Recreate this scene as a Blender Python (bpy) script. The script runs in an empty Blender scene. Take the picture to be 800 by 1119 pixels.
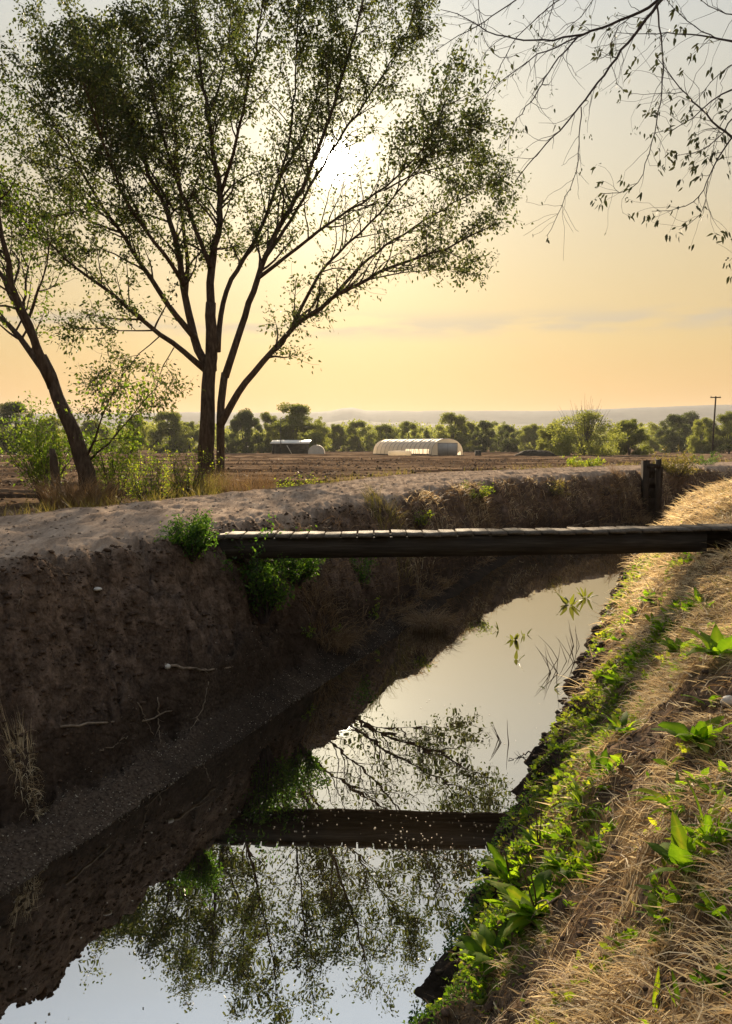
import bpy, math, random
import numpy as np

rng = np.random.default_rng(11)
random.seed(5)
SC = bpy.context.scene
COL = SC.collection

# ------------------------------------------------------------------ camera
CAM = np.array([0.0, 0.0, 3.0])
F, CX, CY, HZ = 840.0, 400.0, 559.5, 487.0
TILT = math.atan((CY - HZ) / F)
_fw = np.array([0, math.cos(TILT), -math.sin(TILT)])
_up = np.array([0, math.sin(TILT), math.cos(TILT)])
cam = bpy.data.objects.new('camera', bpy.data.cameras.new('camera'))
COL.objects.link(cam)
cam.location = CAM
cam.rotation_euler = (math.pi / 2 - TILT, 0, 0)
cam.data.sensor_fit = 'HORIZONTAL'
cam.data.sensor_width = 36.0
cam.data.lens = 36.0 * F / 800.0
cam.data.clip_start = 0.05
cam.data.clip_end = 20000
SC.camera = cam


def ray(x, y):
    d = _fw + np.array([1.0, 0, 0]) * (x - CX) / F + _up * (CY - y) / F
    return d


def P(x, y, Y):
    """The world point the photograph shows at pixel x, y when it stands Y metres ahead."""
    d = ray(x, y)
    return CAM + d * (Y / d[1])


# ------------------------------------------------------------------ noise
def _h(i, j, s):
    n = (i.astype(np.int64) * 374761393 + j.astype(np.int64) * 668265263 + s * 974711) & 0xFFFFFFFF
    n = ((n ^ (n >> 13)) * 1274126177) & 0xFFFFFFFF
    n = (n ^ (n >> 16)) & 0xFFFF
    return n / 65535.0


def vn(x, y, s=0):
    x = np.asarray(x, float); y = np.asarray(y, float)
    i = np.floor(x); j = np.floor(y)
    u = x - i; v = y - j
    u = u * u * u * (u * (u * 6 - 15) + 10); v = v * v * v * (v * (v * 6 - 15) + 10)
    a = _h(i, j, s); b = _h(i + 1, j, s); c = _h(i, j + 1, s); d = _h(i + 1, j + 1, s)
    return (a + (b - a) * u) * (1 - v) + (c + (d - c) * u) * v


def fbm(x, y, s=0, o=4, g=0.5):
    t = 0; a = 1.0; n = 0
    for k in range(o):
        t = t + a * (vn(x * 2 ** k + k * 17.3, y * 2 ** k - k * 9.1, s + k) - 0.5); n += a; a *= g
    return t / n * 2


def sstep(a, b, x):
    t = np.clip((x - a) / (b - a), 0, 1)
    return t * t * (3 - 2 * t)


# ------------------------------------------------------------------ ground shape
_Yt = np.arange(-200, 8000, 0.25)
_mt = 0.41 + 0.62 * sstep(18.5, 27, _Yt)
_Xt = np.cumsum(_mt) * 0.25
_Xt = _Xt - np.interp(0, _Yt, _Xt) - 2.95


def q_of(x, y):
    m = np.interp(y, _Yt, _mt)
    return (x - np.interp(y, _Yt, _Xt)) / np.sqrt(1 + m * m)


def xy_of(q, y):
    m = np.interp(y, _Yt, _mt)
    return np.interp(y, _Yt, _Xt) + q * np.sqrt(1 + m * m)


_QL = [-60, -9.5, -7.2, -5.9, -5.3, -4.9, -4.2, -3.0, -2.62, -2.42, -2.2, -1.90, -1.83, -1.40, -1.2, 0,
       1.36, 1.58, 1.68, 2.08, 2.9, 3.4, 4.0, 8, 60]
_ZL = [0.85, 0.86, 1.05, 1.78, 2.10, 2.11, 2.09, 2.04, 1.97, 1.76, 1.30, 0.68, 0.22, 0.015, -0.1, -0.6,
       -0.1, 0.02, 0.12, 0.55, 1.56, 1.82, 1.98, 2.12, 2.12]


def H(x, y):
    x = np.asarray(x, float); y = np.asarray(y, float)
    q = q_of(x, y)
    far = sstep(60, 25, y)
    wob = 0.30 * fbm(x * 0.6, y * 0.6, 3, 3) + 0.10 * fbm(x * 2.7, y * 2.7, 5, 2)
    wl = 0.8 * sstep(-1.3, -1.9, q) * sstep(-3.6, -2.6, q)
    wr = sstep(1.7, 2.4, q) * sstep(5, 3.0, q)
    edge = 0.22 * fbm(x * 3.2, y * 5.5, 8, 4) * sstep(1.05, 1.55, q) * sstep(2.4, 1.7, q)
    edl = 0.07 * fbm(x * 2.2, y * 2.2, 9, 3) * sstep(-0.9, -1.4, q) * sstep(-2.3, -1.6, q)
    z = np.interp(q + wob * (wl + 0.6 * wr) + edge + edl, _QL, _ZL)
    # crumbled soil of the shaded bank: lumps, ledges and slanting slump lines
    bl = sstep(-1.6, -2.0, q) * sstep(-3.1, -2.5, q)
    s = x * 0.379 + y * 0.925
    sl = fbm((s * 0.9 + q * 0.8) * 1.6, (q * 0.45 - s * 0.1) * 1.6, 21, 4)
    rid = 1 - np.abs(fbm(x * 2.1, y * 2.1, 31, 4)) * 2
    wx = x + 0.25 * fbm(x * 1.5, y * 1.5, 33, 3); wy = y + 0.25 * fbm(x * 1.5 + 9, y * 1.5, 35, 3)
    lump = np.abs(fbm(wx * 1.9, wy * 1.9, 37, 2)) * .32 + np.abs(fbm(wx * 4.6, wy * 4.6, 38, 3)) * .28 + np.abs(fbm(x * 12, y * 12, 39, 2)) * .10 * far
    z = z + bl * (0.24 * sl + (lump - 0.22) * 0.85) * (1 - 0.75 * sstep(-2.0, -2.5, q)) + bl * 0.10 * fbm(x * 6, y * 6, 44, 4) * far
    rill = fbm(s * 1.25 + 0.55 * q + .3 * fbm(x * 3, y * 3, 47, 2), q * 0.5 - s * .08, 45, 3)
    z = z - bl * 0.13 * np.exp(-(rill / 0.07) ** 2) - bl * 0.05 * np.exp(-(fbm(x * 3.3, y * 3.3, 46, 3) / 0.06) ** 2) * far
    # matted hummocks of the grassy bank
    br = sstep(1.45, 1.9, q) * sstep(12, 6, q)
    z = z + br * (0.17 * fbm(x * 2.4, y * 2.4, 51, 4) + 0.05 * fbm(x * 8, y * 8, 61, 3) * far)
    # path: shallow wheel tracks and crumbs
    pp = sstep(-5.4, -4.9, q) * sstep(-2.5, -2.9, q)
    ruts = np.exp(-((q + 4.6) / 0.2) ** 2) + np.exp(-((q + 3.45) / 0.2) ** 2)
    z = z + pp * (-0.035 * ruts + 0.05 * fbm(x * 1.2, y * 1.6, 71, 3) + 0.045 * fbm(s * 2.2, q * 11, 73, 4) * far)
    # ploughed field
    ff = sstep(-7.4, -9.0, q)
    yy = y + 0.06 * x + 0.5 * fbm(x * 0.12, y * 0.12, 81, 2)
    fur = np.sin(yy * 2 * math.pi / 2.6) + .4 * np.sin(yy * 2 * math.pi / 0.87)
    z = z + ff * (0.10 * fur * (0.7 + fbm(x * 0.15, y * 0.35, 83, 2)) + 0.10 * fbm(x * 0.45, y * 2.2, 85, 4)
                  + 0.12 * fbm(x * 0.08, y * 0.1, 87, 2)) * sstep(400, 150, y)
    # mud shelf at the foot of the shaded bank
    sh = sstep(-1.35, -1.5, q) * sstep(-2.1, -1.85, q)
    z = z + sh * 0.035 * fbm(x * 8, y * 8, 91, 3)
    return z


def bare(x, y):
    """Bare earth patches in the grass of the sloping bank: 0 grass .. 1 bare."""
    b = np.zeros_like(np.asarray(x, float))
    for cx, cy_, r in BARE:
        b = np.maximum(b, sstep(1.15, 0.6, np.hypot(x - cx, y - cy_) / r + 0.45 * fbm(x * 3.1, y * 3.1, 301, 3)))
    return b


BARE = []
BRIDGE = []


def hit(x, y):
    """The ground point seen at pixel x, y."""
    d = ray(x, y)
    t = np.geomspace(0.6, 900, 6000)
    p = CAM + t[:, None] * d
    below = p[:, 2] < np.maximum(H(p[:, 0], p[:, 1]), 0.0)
    k = int(np.argmax(below)) if below.any() else len(t) - 1
    return p[k]


for _x, _y, _r in ((600, 1065, .36), (560, 1110, .42), (640, 1040, .16), (655, 962, .11), (715, 800, .34), (772, 775, .36), (690, 860, .2), (640, 765, .30), (610, 1000, .12),
                   (665, 720, .3), (690, 640, .35), (745, 1060, .10), (710, 980, .08), (735, 850, .12)):
    _p = hit(_x, _y); BARE.append((_p[0], _p[1], _r))


# ------------------------------------------------------------------ mesh helpers
def mesh_from(name, V, F_, tint=None, smooth=False, attrs=None):
    """V (n,3); F_ an (m,k) array or a list of such arrays."""
    me = bpy.data.meshes.new(name)
    V = np.asarray(V, np.float32)
    Fs = F_ if isinstance(F_, list) else [F_]
    Fs = [np.asarray(f, np.int32) for f in Fs if len(f)]
    me.vertices.add(len(V)); me.vertices.foreach_set('co', V.ravel())
    nl = sum(f.size for f in Fs); nf = sum(len(f) for f in Fs)
    me.loops.add(nl); me.polygons.add(nf)
    me.loops.foreach_set('vertex_index', np.concatenate([f.ravel() for f in Fs]))
    tot = np.concatenate([np.full(len(f), f.shape[1], np.int32) for f in Fs])
    st = np.concatenate([[0], np.cumsum(tot)[:-1]]).astype(np.int32)
    me.polygons.foreach_set('loop_start', st)
    me.update(calc_edges=True)
    if smooth:
        me.polygons.foreach_set('use_smooth', np.ones(nf, bool))
    if tint is not None:
        a = me.attributes.new('tint', 'FLOAT', 'POINT')
        a.data.foreach_set('value', np.asarray(tint, np.float32))
    for k, v in (attrs or {}).items():
        a = me.attributes.new(k, 'FLOAT', 'POINT')
        a.data.foreach_set('value', np.asarray(v, np.float32))
    me.validate()
    return me


class MB:
    """Collects shapes for ONE mesh."""
    def __init__(s):
        s.V = []; s.F = []; s.T = []; s.n = 0

    def add(s, V, F_, t=0.5):
        V = np.asarray(V, float)
        s.V.append(V); s.F.append(np.asarray(F_, int) + s.n); s.n += len(V)
        s.T.append(np.broadcast_to(np.asarray(t, float), (len(V),)))

    def tube(s, pts, rad, n=6, t=0.5, cap=True):
        pts = np.asarray(pts, float); m = len(pts)
        rad = np.broadcast_to(np.asarray(rad, float), (m,))
        tg = np.gradient(pts, axis=0)
        tg /= np.linalg.norm(tg, axis=1)[:, None] + 1e-9
        ref = np.array([0.31, 0.85, 0.2]) if abs(tg[:, 1]).max() < 0.8 else np.array([0.9, 0.1, 0.3])
        a = np.cross(tg, ref); a /= np.linalg.norm(a, axis=1)[:, None] + 1e-9
        b = np.cross(tg, a)
        ang = np.linspace(0, 2 * math.pi, n, endpoint=False)
        V = pts[:, None, :] + rad[:, None, None] * (np.cos(ang)[None, :, None] * a[:, None, :] + np.sin(ang)[None, :, None] * b[:, None, :])
        i = np.arange(m - 1)[:, None] * n; j = np.arange(n)[None, :]; k = (j + 1) % n
        Q = np.stack([i + j, i + k, i + n + k, i + n + j], -1).reshape(-1, 4)
        V = V.reshape(-1, 3)
        if cap:
            V = np.concatenate([V, pts[-1:], pts[:1]])
            e = (m - 1) * n; top = m * n; bot = top + 1
            jj = np.arange(n)
            c1 = np.stack([e + jj, e + (jj + 1) % n, np.full(n, top), np.full(n, top)], -1)
            c2 = np.stack([(jj + 1) % n, jj, np.full(n, bot), np.full(n, bot)], -1)
            s.add(V, Q, t)
            s.F.append(c1[:, :3] + s.n - len(V)); s.F.append(c2[:, :3] + s.n - len(V))
        else:
            s.add(V, Q, t)

    def box(s, lo, hi, R=None, o=(0, 0, 0), t=0.5, jit=0.0):
        x0, y0, z0 = lo; x1, y1, z1 = hi
        V = np.array([[x0, y0, z0], [x1, y0, z0], [x1, y1, z0], [x0, y1, z0], [x0, y0, z1], [x1, y0, z1], [x1, y1, z1], [x0, y1, z1]], float)
        if jit: V = V + rng.normal(0, jit, V.shape)
        if R is not None: V = V @ np.asarray(R).T
        s.add(V + np.asarray(o, float), [[0, 3, 2, 1], [4, 5, 6, 7], [0, 1, 5, 4], [1, 2, 6, 5], [2, 3, 7, 6], [3, 0, 4, 7]], t)

    def mesh(s, name, smooth=False):
        f4 = [f for f in s.F if f.shape[1] == 4]; f3 = [f for f in s.F if f.shape[1] == 3]
        Fs = ([np.concatenate(f4)] if f4 else []) + ([np.concatenate(f3)] if f3 else [])
        return mesh_from(name, np.concatenate(s.V), Fs, np.concatenate(s.T), smooth)


def link(name, me, mat, parent=None, loc=None):
    o = bpy.data.objects.new(name, me)
    COL.objects.link(o)
    if mat is not None and not me.materials: me.materials.append(mat)
    if parent is not None: o.parent = parent
    if loc is not None: o.location = loc
    return o


def tag(o, label, cat, group=None, kind=None):
    o['label'] = label; o['category'] = cat
    if group: o['group'] = group
    if kind: o['kind'] = kind
    return o


def empty(name, loc, label, cat, group=None, rz=0.0):
    o = bpy.data.objects.new(name, None); COL.objects.link(o)
    o.empty_display_size = 0.2
    o.location = loc; o.rotation_euler = (0, 0, rz)
    return tag(o, label, cat, group)


def copy_tree(o, parent=None):
    c = o.copy(); COL.objects.link(c)
    if parent is not None: c.parent = parent
    for ch in list(o.children): copy_tree(ch, c)
    return c


def unit(v):
    v = np.asarray(v, float)
    return v / (np.linalg.norm(v, axis=-1, keepdims=True) + 1e-9)


def leaf_mesh(name, pos, axis, ln, wd, fold=0.25, tint=None, droop=0.15):
    """Pointed leaf blades of two folded halves: pos, axis (n,3); ln, wd (n,)."""
    n = len(pos)
    axis = unit(axis)
    rnd = unit(rng.normal(0, 1, (n, 3)))
    side = unit(np.cross(axis, rnd)); nrm = np.cross(side, axis)
    ln = np.broadcast_to(ln, (n,))[:, None]; wd = np.broadcast_to(wd, (n,))[:, None]
    b = pos; t = pos + axis * ln - np.array([0, 0, 1.0]) * ln * droop
    m1 = pos + axis * ln * 0.32 + side * wd * 0.5 + nrm * wd * fold
    m2 = pos + axis * ln * 0.62 + side * wd * 0.42 + nrm * wd * fold * .8 - np.array([0, 0, 1.0]) * ln * droop * .4
    m3 = pos + axis * ln * 0.62 - side * wd * 0.42 + nrm * wd * fold * .8 - np.array([0, 0, 1.0]) * ln * droop * .4
    m4 = pos + axis * ln * 0.32 - side * wd * 0.5 + nrm * wd * fold
    V = np.stack([b, m1, m2, t, m3, m4], 1).reshape(-1, 3)
    k = np.arange(n)[:, None] * 6
    Q = np.concatenate([k + np.array([[0, 1, 2, 3]]), k + np.array([[0, 3, 4, 5]])])
    tn = rng.random(n) if tint is None else np.broadcast_to(tint, (n,))
    return mesh_from(name, V, Q, np.repeat(tn, 6))


def quad_leaf_mesh(name, pos, axis, ln, wd, tint=None):
    """Far foliage: one diamond per leaf."""
    n = len(pos); axis = unit(axis)
    side = unit(np.cross(axis, unit(rng.normal(0, 1, (n, 3)))))
    ln = np.broadcast_to(ln, (n,))[:, None]; wd = np.broadcast_to(wd, (n,))[:, None]
    V = np.stack([pos, pos + axis * ln * .45 + side * wd * .5, pos + axis * ln, pos + axis * ln * .45 - side * wd * .5], 1).reshape(-1, 3)
    Q = np.arange(4 * n).reshape(-1, 4)
    tn = rng.random(n) if tint is None else np.broadcast_to(tint, (n,))
    return mesh_from(name, V, Q, np.repeat(tn, 4))


def blade_mesh(name, pos, az, up, ln, wd, droop, K=4, tint=None, hug=True, lift=0.004):
    """Grass blades: start pos, azimuth az, starting rise up (radians), arching over by droop radians."""
    n = len(pos)
    az = np.asarray(az); ln = np.broadcast_to(ln, (n,)); wd = np.broadcast_to(wd, (n,)); up = np.broadcast_to(up, (n,)); droop = np.broadcast_to(droop, (n,))
    p = np.array(pos, float); wig = rng.normal(0, 0.35, n)
    tw = rng.uniform(0, math.pi, n)
    L = []
    for k in range(K + 1):
        f = k / K
        el = up - droop * f; a = az + wig * f
        w = wd * (1 - f ** 1.6) * 0.5 + wd * 0.06
        sx = np.stack([-np.sin(a) * np.cos(tw), np.cos(a) * np.cos(tw), np.sin(tw)], 1)
        L.append(p + sx * w[:, None]); L.append(p - sx * w[:, None])
        st = ln / K
        p = p + np.stack([np.cos(a) * np.cos(el) * st, np.sin(a) * np.cos(el) * st, np.sin(el) * st], 1)
        if hug:
            g = np.maximum(H(p[:, 0], p[:, 1]), 0) + lift + 0.02 * rng.random(n)
            p[:, 2] = np.maximum(p[:, 2], g)
    V = np.stack(L, 1).reshape(-1, 3)
    base = np.arange(n)[:, None] * (2 * K + 2)
    Q = np.concatenate([base + np.array([[2 * k, 2 * k + 1, 2 * k + 3, 2 * k + 2]]) for k in range(K)])
    tn = rng.random(n) if tint is None else np.broadcast_to(tint, (n,))
    return mesh_from(name, V, Q, np.repeat(tn, 2 * K + 2))


# ------------------------------------------------------------------ materials
def nodes(name):
    m = bpy.data.materials.new(name); m.use_nodes = True
    nt = m.node_tree
    for n in list(nt.nodes): nt.nodes.remove(n)
    out = nt.nodes.new('ShaderNodeOutputMaterial')
    return m, nt, out


def N(nt, t, **kw):
    n = nt.nodes.new(t)
    for k, v in kw.items():
        if k.startswith('i_'): n.inputs[k[2:].replace('_', ' ')].default_value = v
        else: setattr(n, k, v)
    return n


def ramp(nt, fac, stops):
    r = nt.nodes.new('ShaderNodeValToRGB')
    e = r.color_ramp.elements
    while len(e) > 1: e.remove(e[-1])
    e[0].position = stops[0][0]; e[0].color = (*stops[0][1], 1)
    for p, c in stops[1:]:
        k = e.new(p); k.color = (*c, 1)
    nt.links.new(fac, r.inputs['Fac'])
    return r.outputs['Color']


def attr(nt, name):
    return N(nt, 'ShaderNodeAttribute', attribute_name=name).outputs['Fac']


def mixc(nt, fac, a, b, mode='MIX'):
    m = nt.nodes.new('ShaderNodeMix'); m.data_type = 'RGBA'; m.blend_type = mode
    for s, v in (('Factor', fac), ('A', a), ('B', b)):
        sock = [i for i in m.inputs if i.name == s and (s == 'Factor' and i.type == 'VALUE' or s != 'Factor' and i.type == 'RGBA')][0]
        if hasattr(v, 'is_linked'): nt.links.new(v, sock)
        elif isinstance(v, (int, float)): sock.default_value = v
        else: sock.default_value = (*v, 1)
    return [o for o in m.outputs if o.type == 'RGBA'][0]


def noise_tex(nt, scale, detail=5, rough=0.6, coords='Object', dist=0.0, stretch=None, rot=0.0):
    tc = nt.nodes.new('ShaderNodeTexCoord')
    src = tc.outputs[coords]
    if stretch:
        mp = nt.nodes.new('ShaderNodeMapping'); mp.inputs['Scale'].default_value = stretch; mp.inputs['Rotation'].default_value = (0, 0, rot)
        nt.links.new(src, mp.inputs['Vector']); src = mp.outputs['Vector']
    n = nt.nodes.new('ShaderNodeTexNoise')
    n.inputs['Scale'].default_value = scale; n.inputs['Detail'].default_value = detail
    n.inputs['Roughness'].default_value = rough; n.inputs['Distortion'].default_value = dist
    nt.links.new(src, n.inputs['Vector'])
    return n.outputs['Fac']


def bump(nt, h, strength=0.5, dist=0.02):
    b = nt.nodes.new('ShaderNodeBump'); b.inputs['Strength'].default_value = strength; b.inputs['Distance'].default_value = dist
    nt.links.new(h, b.inputs['Height'])
    return b.outputs['Normal']


def foliage(name, stops, trans, tfac=0.5, rough=0.6, spec=0.3):
    """Leaves: diffuse body that also lets light through, tint spread leaf by leaf."""
    m, nt, out = nodes(name)
    c = ramp(nt, attr(nt, 'tint'), stops)
    p = N(nt, 'ShaderNodeBsdfPrincipled'); p.inputs['Roughness'].default_value = rough
    p.inputs['Specular IOR Level'].default_value = spec
    nt.links.new(c, p.inputs['Base Color'])
    t = nt.nodes.new('ShaderNodeBsdfTranslucent')
    nt.links.new(mixc(nt, 1.0, c, trans, 'MULTIPLY'), t.inputs['Color'])
    mx = nt.nodes.new('ShaderNodeMixShader'); mx.inputs[0].default_value = tfac
    nt.links.new(p.outputs[0], mx.inputs[1]); nt.links.new(t.outputs[0], mx.inputs[2])
    nt.links.new(mx.outputs[0], out.inputs['Surface'])
    return m


def solid(name, stops, scale=6, rough=0.85, bstr=0.4, bdist=0.01, stretch=None, detail=6, spec=0.05):
    m, nt, out = nodes(name)
    n = noise_tex(nt, scale, detail, 0.65, stretch=stretch)
    p = N(nt, 'ShaderNodeBsdfPrincipled'); p.inputs['Roughness'].default_value = rough
    p.inputs['Specular IOR Level'].default_value = spec
    nt.links.new(ramp(nt, n, stops), p.inputs['Base Color'])
    if bstr: nt.links.new(bump(nt, n, bstr, bdist), p.inputs['Normal'])
    nt.links.new(p.outputs[0], out.inputs['Surface'])
    return m


def ground_material():
    m, nt, out = nodes('earth')
    big = noise_tex(nt, 0.7, 6, 0.6); mid = noise_tex(nt, 5, 6, 0.65); fine = noise_tex(nt, 38, 5, 0.7)
    soil = mixc(nt, 0.45, ramp(nt, mid, [(0.36, (0.032, 0.022, 0.017)), (0.5, (0.090, 0.062, 0.046)), (0.64, (0.23, 0.162, 0.122))]),
                ramp(nt, fine, [(0.36, (0.032, 0.023, 0.018)), (0.64, (0.18, 0.128, 0.096))]))
    path = mixc(nt, 0.35, ramp(nt, noise_tex(nt, 3.2, 6, 0.7, stretch=(2.6, 0.28, 1), rot=math.radians(22)), [(0.34, (0.15, 0.11, 0.083)), (0.5, (0.29, 0.22, 0.168)), (0.66, (0.48, 0.375, 0.29))]),
                ramp(nt, fine, [(0.3, (0.17, 0.128, 0.098)), (0.7, (0.36, 0.28, 0.215))]))
    fieldc = mixc(nt, 0.5, ramp(nt, noise_tex(nt, 0.25, 7, 0.7, stretch=(0.18, 1.6, 1)), [(0.36, (0.040, 0.026, 0.018)), (0.5, (0.085, 0.055, 0.037)), (0.62, (0.20, 0.135, 0.085))]),
                  ramp(nt, noise_tex(nt, 2.2, 5, 0.7), [(0.3, (0.04, 0.027, 0.019)), (0.7, (0.12, 0.08, 0.054))]))
    beds = ramp(nt, noise_tex(nt, 0.06, 3, 0.55, stretch=(0.10, 2.2, 1)), [(0.40, (0.030, 0.019, 0.013)), (0.50, (0.085, 0.056, 0.038)), (0.58, (0.27, 0.185, 0.12))])
    fieldc = mixc(nt, 0.55, fieldc, beds)
    dry = mixc(nt, 0.5, ramp(nt, mid, [(0.3, (0.10, 0.068, 0.036)), (0.6, (0.26, 0.18, 0.095))]),
               ramp(nt, fine, [(0.3, (0.09, 0.06, 0.03)), (0.7, (0.32, 0.23, 0.12))]))
    mud = ramp(nt, mid, [(0.3, (0.014, 0.011, 0.009)), (0.7, (0.045, 0.034, 0.026))])
    dmp = N(nt, 'ShaderNodeMath', operation='MULTIPLY'); dmp.inputs[1].default_value = 0.72; nt.links.new(attr(nt, 'w_damp_dark'), dmp.inputs[0])
    soil = mixc(nt, dmp.outputs[0], soil, (0.026, 0.019, 0.015))  # soil colour deepened toward the foot of the bare bank
    c = mixc(nt, attr(nt, 'w_path'), soil, path)
    c = mixc(nt, attr(nt, 'w_field'), c, fieldc)
    c = mixc(nt, attr(nt, 'w_dry'), c, dry)
    c = mixc(nt, attr(nt, 'w_mud'), c, mud)
    c = mixc(nt, attr(nt, 'w_silt'), c, ramp(nt, fine, [(0.35, (0.028, 0.020, 0.015)), (0.65, (0.115, 0.085, 0.064))]))
    p = N(nt, 'ShaderNodeBsdfPrincipled'); p.inputs['Roughness'].default_value = 0.95
    p.inputs['Specular IOR Level'].default_value = 0.0
    nt.links.new(c, p.inputs['Base Color'])
    hs = mixc(nt, 0.5, mid, fine)
    vo = nt.nodes.new('ShaderNodeTexVoronoi'); vo.inputs['Scale'].default_value = 11.0; vo.inputs['Randomness'].default_value = 1.0
    tcv = nt.nodes.new('ShaderNodeTexCoord'); ad = nt.nodes.new('ShaderNodeVectorMath'); ad.operation = 'ADD'
    nzv = nt.nodes.new('ShaderNodeTexNoise'); nzv.inputs['Scale'].default_value = 6.0; nzv.inputs['Detail'].default_value = 3.0
    sc_ = nt.nodes.new('ShaderNodeVectorMath'); sc_.operation = 'SCALE'; sc_.inputs['Scale'].default_value = 0.25
    nt.links.new(tcv.outputs['Object'], nzv.inputs['Vector']); nt.links.new(nzv.outputs['Color'], sc_.inputs[0])
    nt.links.new(tcv.outputs['Object'], ad.inputs[0]); nt.links.new(sc_.outputs[0], ad.inputs[1]); nt.links.new(ad.outputs[0], vo.inputs['Vector'])
    b2 = nt.nodes.new('ShaderNodeBump'); b2.inputs['Strength'].default_value = 0.55; b2.inputs['Distance'].default_value = 0.045; b2.invert = True
    wfa = attr(nt, 'w_field'); wpa = attr(nt, 'w_path')
    inv_ = N(nt, 'ShaderNodeMath', operation='MULTIPLY_ADD'); inv_.inputs[1].default_value = -0.55; inv_.inputs[2].default_value = 0.55
    mxx = N(nt, 'ShaderNodeMath', operation='MAXIMUM'); nt.links.new(wfa, mxx.inputs[0]); nt.links.new(wpa, mxx.inputs[1])
    nt.links.new(mxx.outputs[0], inv_.inputs[0]); nt.links.new(inv_.outputs[0], b2.inputs['Strength'])
    nt.links.new(vo.outputs['Distance'], b2.inputs['Height'])
    b1 = nt.nodes.new('ShaderNodeBump'); b1.inputs['Strength'].default_value = 0.7; b1.inputs['Distance'].default_value = 0.03
    inv2 = N(nt, 'ShaderNodeMath', operation='MULTIPLY_ADD'); inv2.inputs[1].default_value = -0.68; inv2.inputs[2].default_value = 0.7
    nt.links.new(wfa, inv2.inputs[0]); nt.links.new(inv2.outputs[0], b1.inputs['Strength'])
    nt.links.new(hs, b1.inputs['Height']); nt.links.new(b2.outputs[0], b1.inputs['Normal'])
    nt.links.new(b1.outputs[0], p.inputs['Normal'])
    nt.links.new(p.outputs[0], out.inputs['Surface'])
    return m


def water_material():
    m, nt, out = nodes('ditch_water')
    d = N(nt, 'ShaderNodeBsdfDiffuse'); d.inputs['Color'].default_value = (0.022, 0.016, 0.010, 1)
    g = N(nt, 'ShaderNodeBsdfGlossy'); g.inputs['Roughness'].default_value = 0.0
    g.inputs['Color'].default_value = (0.97, 0.97, 0.97, 1)
    fr = N(nt, 'ShaderNodeFresnel'); fr.inputs['IOR'].default_value = WATER_IOR
    nr = bump(nt, noise_tex(nt, 2.2, 2, 0.5), 0.05, 0.02)
    nt.links.new(nr, g.inputs['Normal']); nt.links.new(nr, fr.inputs['Normal'])
    mx = nt.nodes.new('ShaderNodeMixShader')
    nt.links.new(fr.outputs[0], mx.inputs[0]); nt.links.new(d.outputs[0], mx.inputs[1]); nt.links.new(g.outputs[0], mx.inputs[2])
    nt.links.new(mx.outputs[0], out.inputs['Surface'])
    return m


WATER_IOR = 11.0
M_GROUND = ground_material()
M_WATER = water_material()
M_BARK = solid('bark', [(0.3, (0.035, 0.026, 0.02)), (0.5, (0.075, 0.055, 0.042)), (0.72, (0.14, 0.105, 0.08))], 9, 0.9, 0.9, 0.03, (1, 1, 0.25))
M_TWIG = solid('twig_bark', [(0.3, (0.05, 0.04, 0.042)), (0.7, (0.10, 0.085, 0.085))], 14, 0.85, 0.3)
M_ROOT = solid('root_bark', [(0.3, (0.12, 0.09, 0.065)), (0.7, (0.30, 0.235, 0.175))], 14, 0.85, 0.3)
M_LEAF = foliage('elm_leaves', [(0, (0.028, 0.045, 0.015)), (0.5, (0.050, 0.068, 0.023)), (1, (0.115, 0.125, 0.045))], (1.5, 1.5, 0.8), 0.42)
M_LEAF2 = foliage('young_leaves', [(0, (0.07, 0.12, 0.018)), (0.5, (0.12, 0.18, 0.03)), (1, (0.20, 0.23, 0.05))], (1.6, 1.7, 0.7), 0.55)
M_LEAF3 = foliage('drooping_leaves', [(0, (0.03, 0.04, 0.016)), (1, (0.07, 0.075, 0.035))], (1.2, 1.2, 0.8), 0.25)
M_SHRUB = foliage('shrub_leaves', [(0, (0.03, 0.07, 0.018)), (0.6, (0.06, 0.12, 0.025)), (1, (0.12, 0.18, 0.035))], (1.7, 1.9, 0.6), 0.5)
M_DOCK = foliage('dock_leaves', [(0, (0.045, 0.095, 0.016)), (0.45, (0.10, 0.175, 0.022)), (0.85, (0.18, 0.26, 0.035)), (1, (0.30, 0.32, 0.06))], (2.1, 2.2, 0.45), 0.62, 0.65, 0.12)
M_COVER = foliage('ground_cover_leaves', [(0, (0.065, 0.105, 0.018)), (0.5, (0.14, 0.19, 0.03)), (1, (0.29, 0.28, 0.055))], (1.8, 1.9, 0.6), 0.55)
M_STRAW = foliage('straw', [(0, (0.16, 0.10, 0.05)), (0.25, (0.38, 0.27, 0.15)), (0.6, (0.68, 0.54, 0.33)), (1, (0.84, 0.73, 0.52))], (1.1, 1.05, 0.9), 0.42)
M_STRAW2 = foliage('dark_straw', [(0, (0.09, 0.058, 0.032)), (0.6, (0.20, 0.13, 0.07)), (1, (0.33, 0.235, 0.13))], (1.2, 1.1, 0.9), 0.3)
M_YGRASS = foliage('yellow_green_grass', [(0, (0.08, 0.085, 0.025)), (0.5, (0.16, 0.135, 0.05)), (1, (0.28, 0.22, 0.10))], (1.5, 1.5, 0.7), 0.4)
M_SEED = foliage('pale_seeds', [(0, (0.16, 0.125, 0.09)), (1, (0.5, 0.43, 0.33))], (1, 1, 0.9), 0.3)
M_REED = foliage('reed_stems', [(0, (0.05, 0.03, 0.02)), (1, (0.12, 0.075, 0.045))], (1.2, 1.1, 0.8), 0.2)
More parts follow.
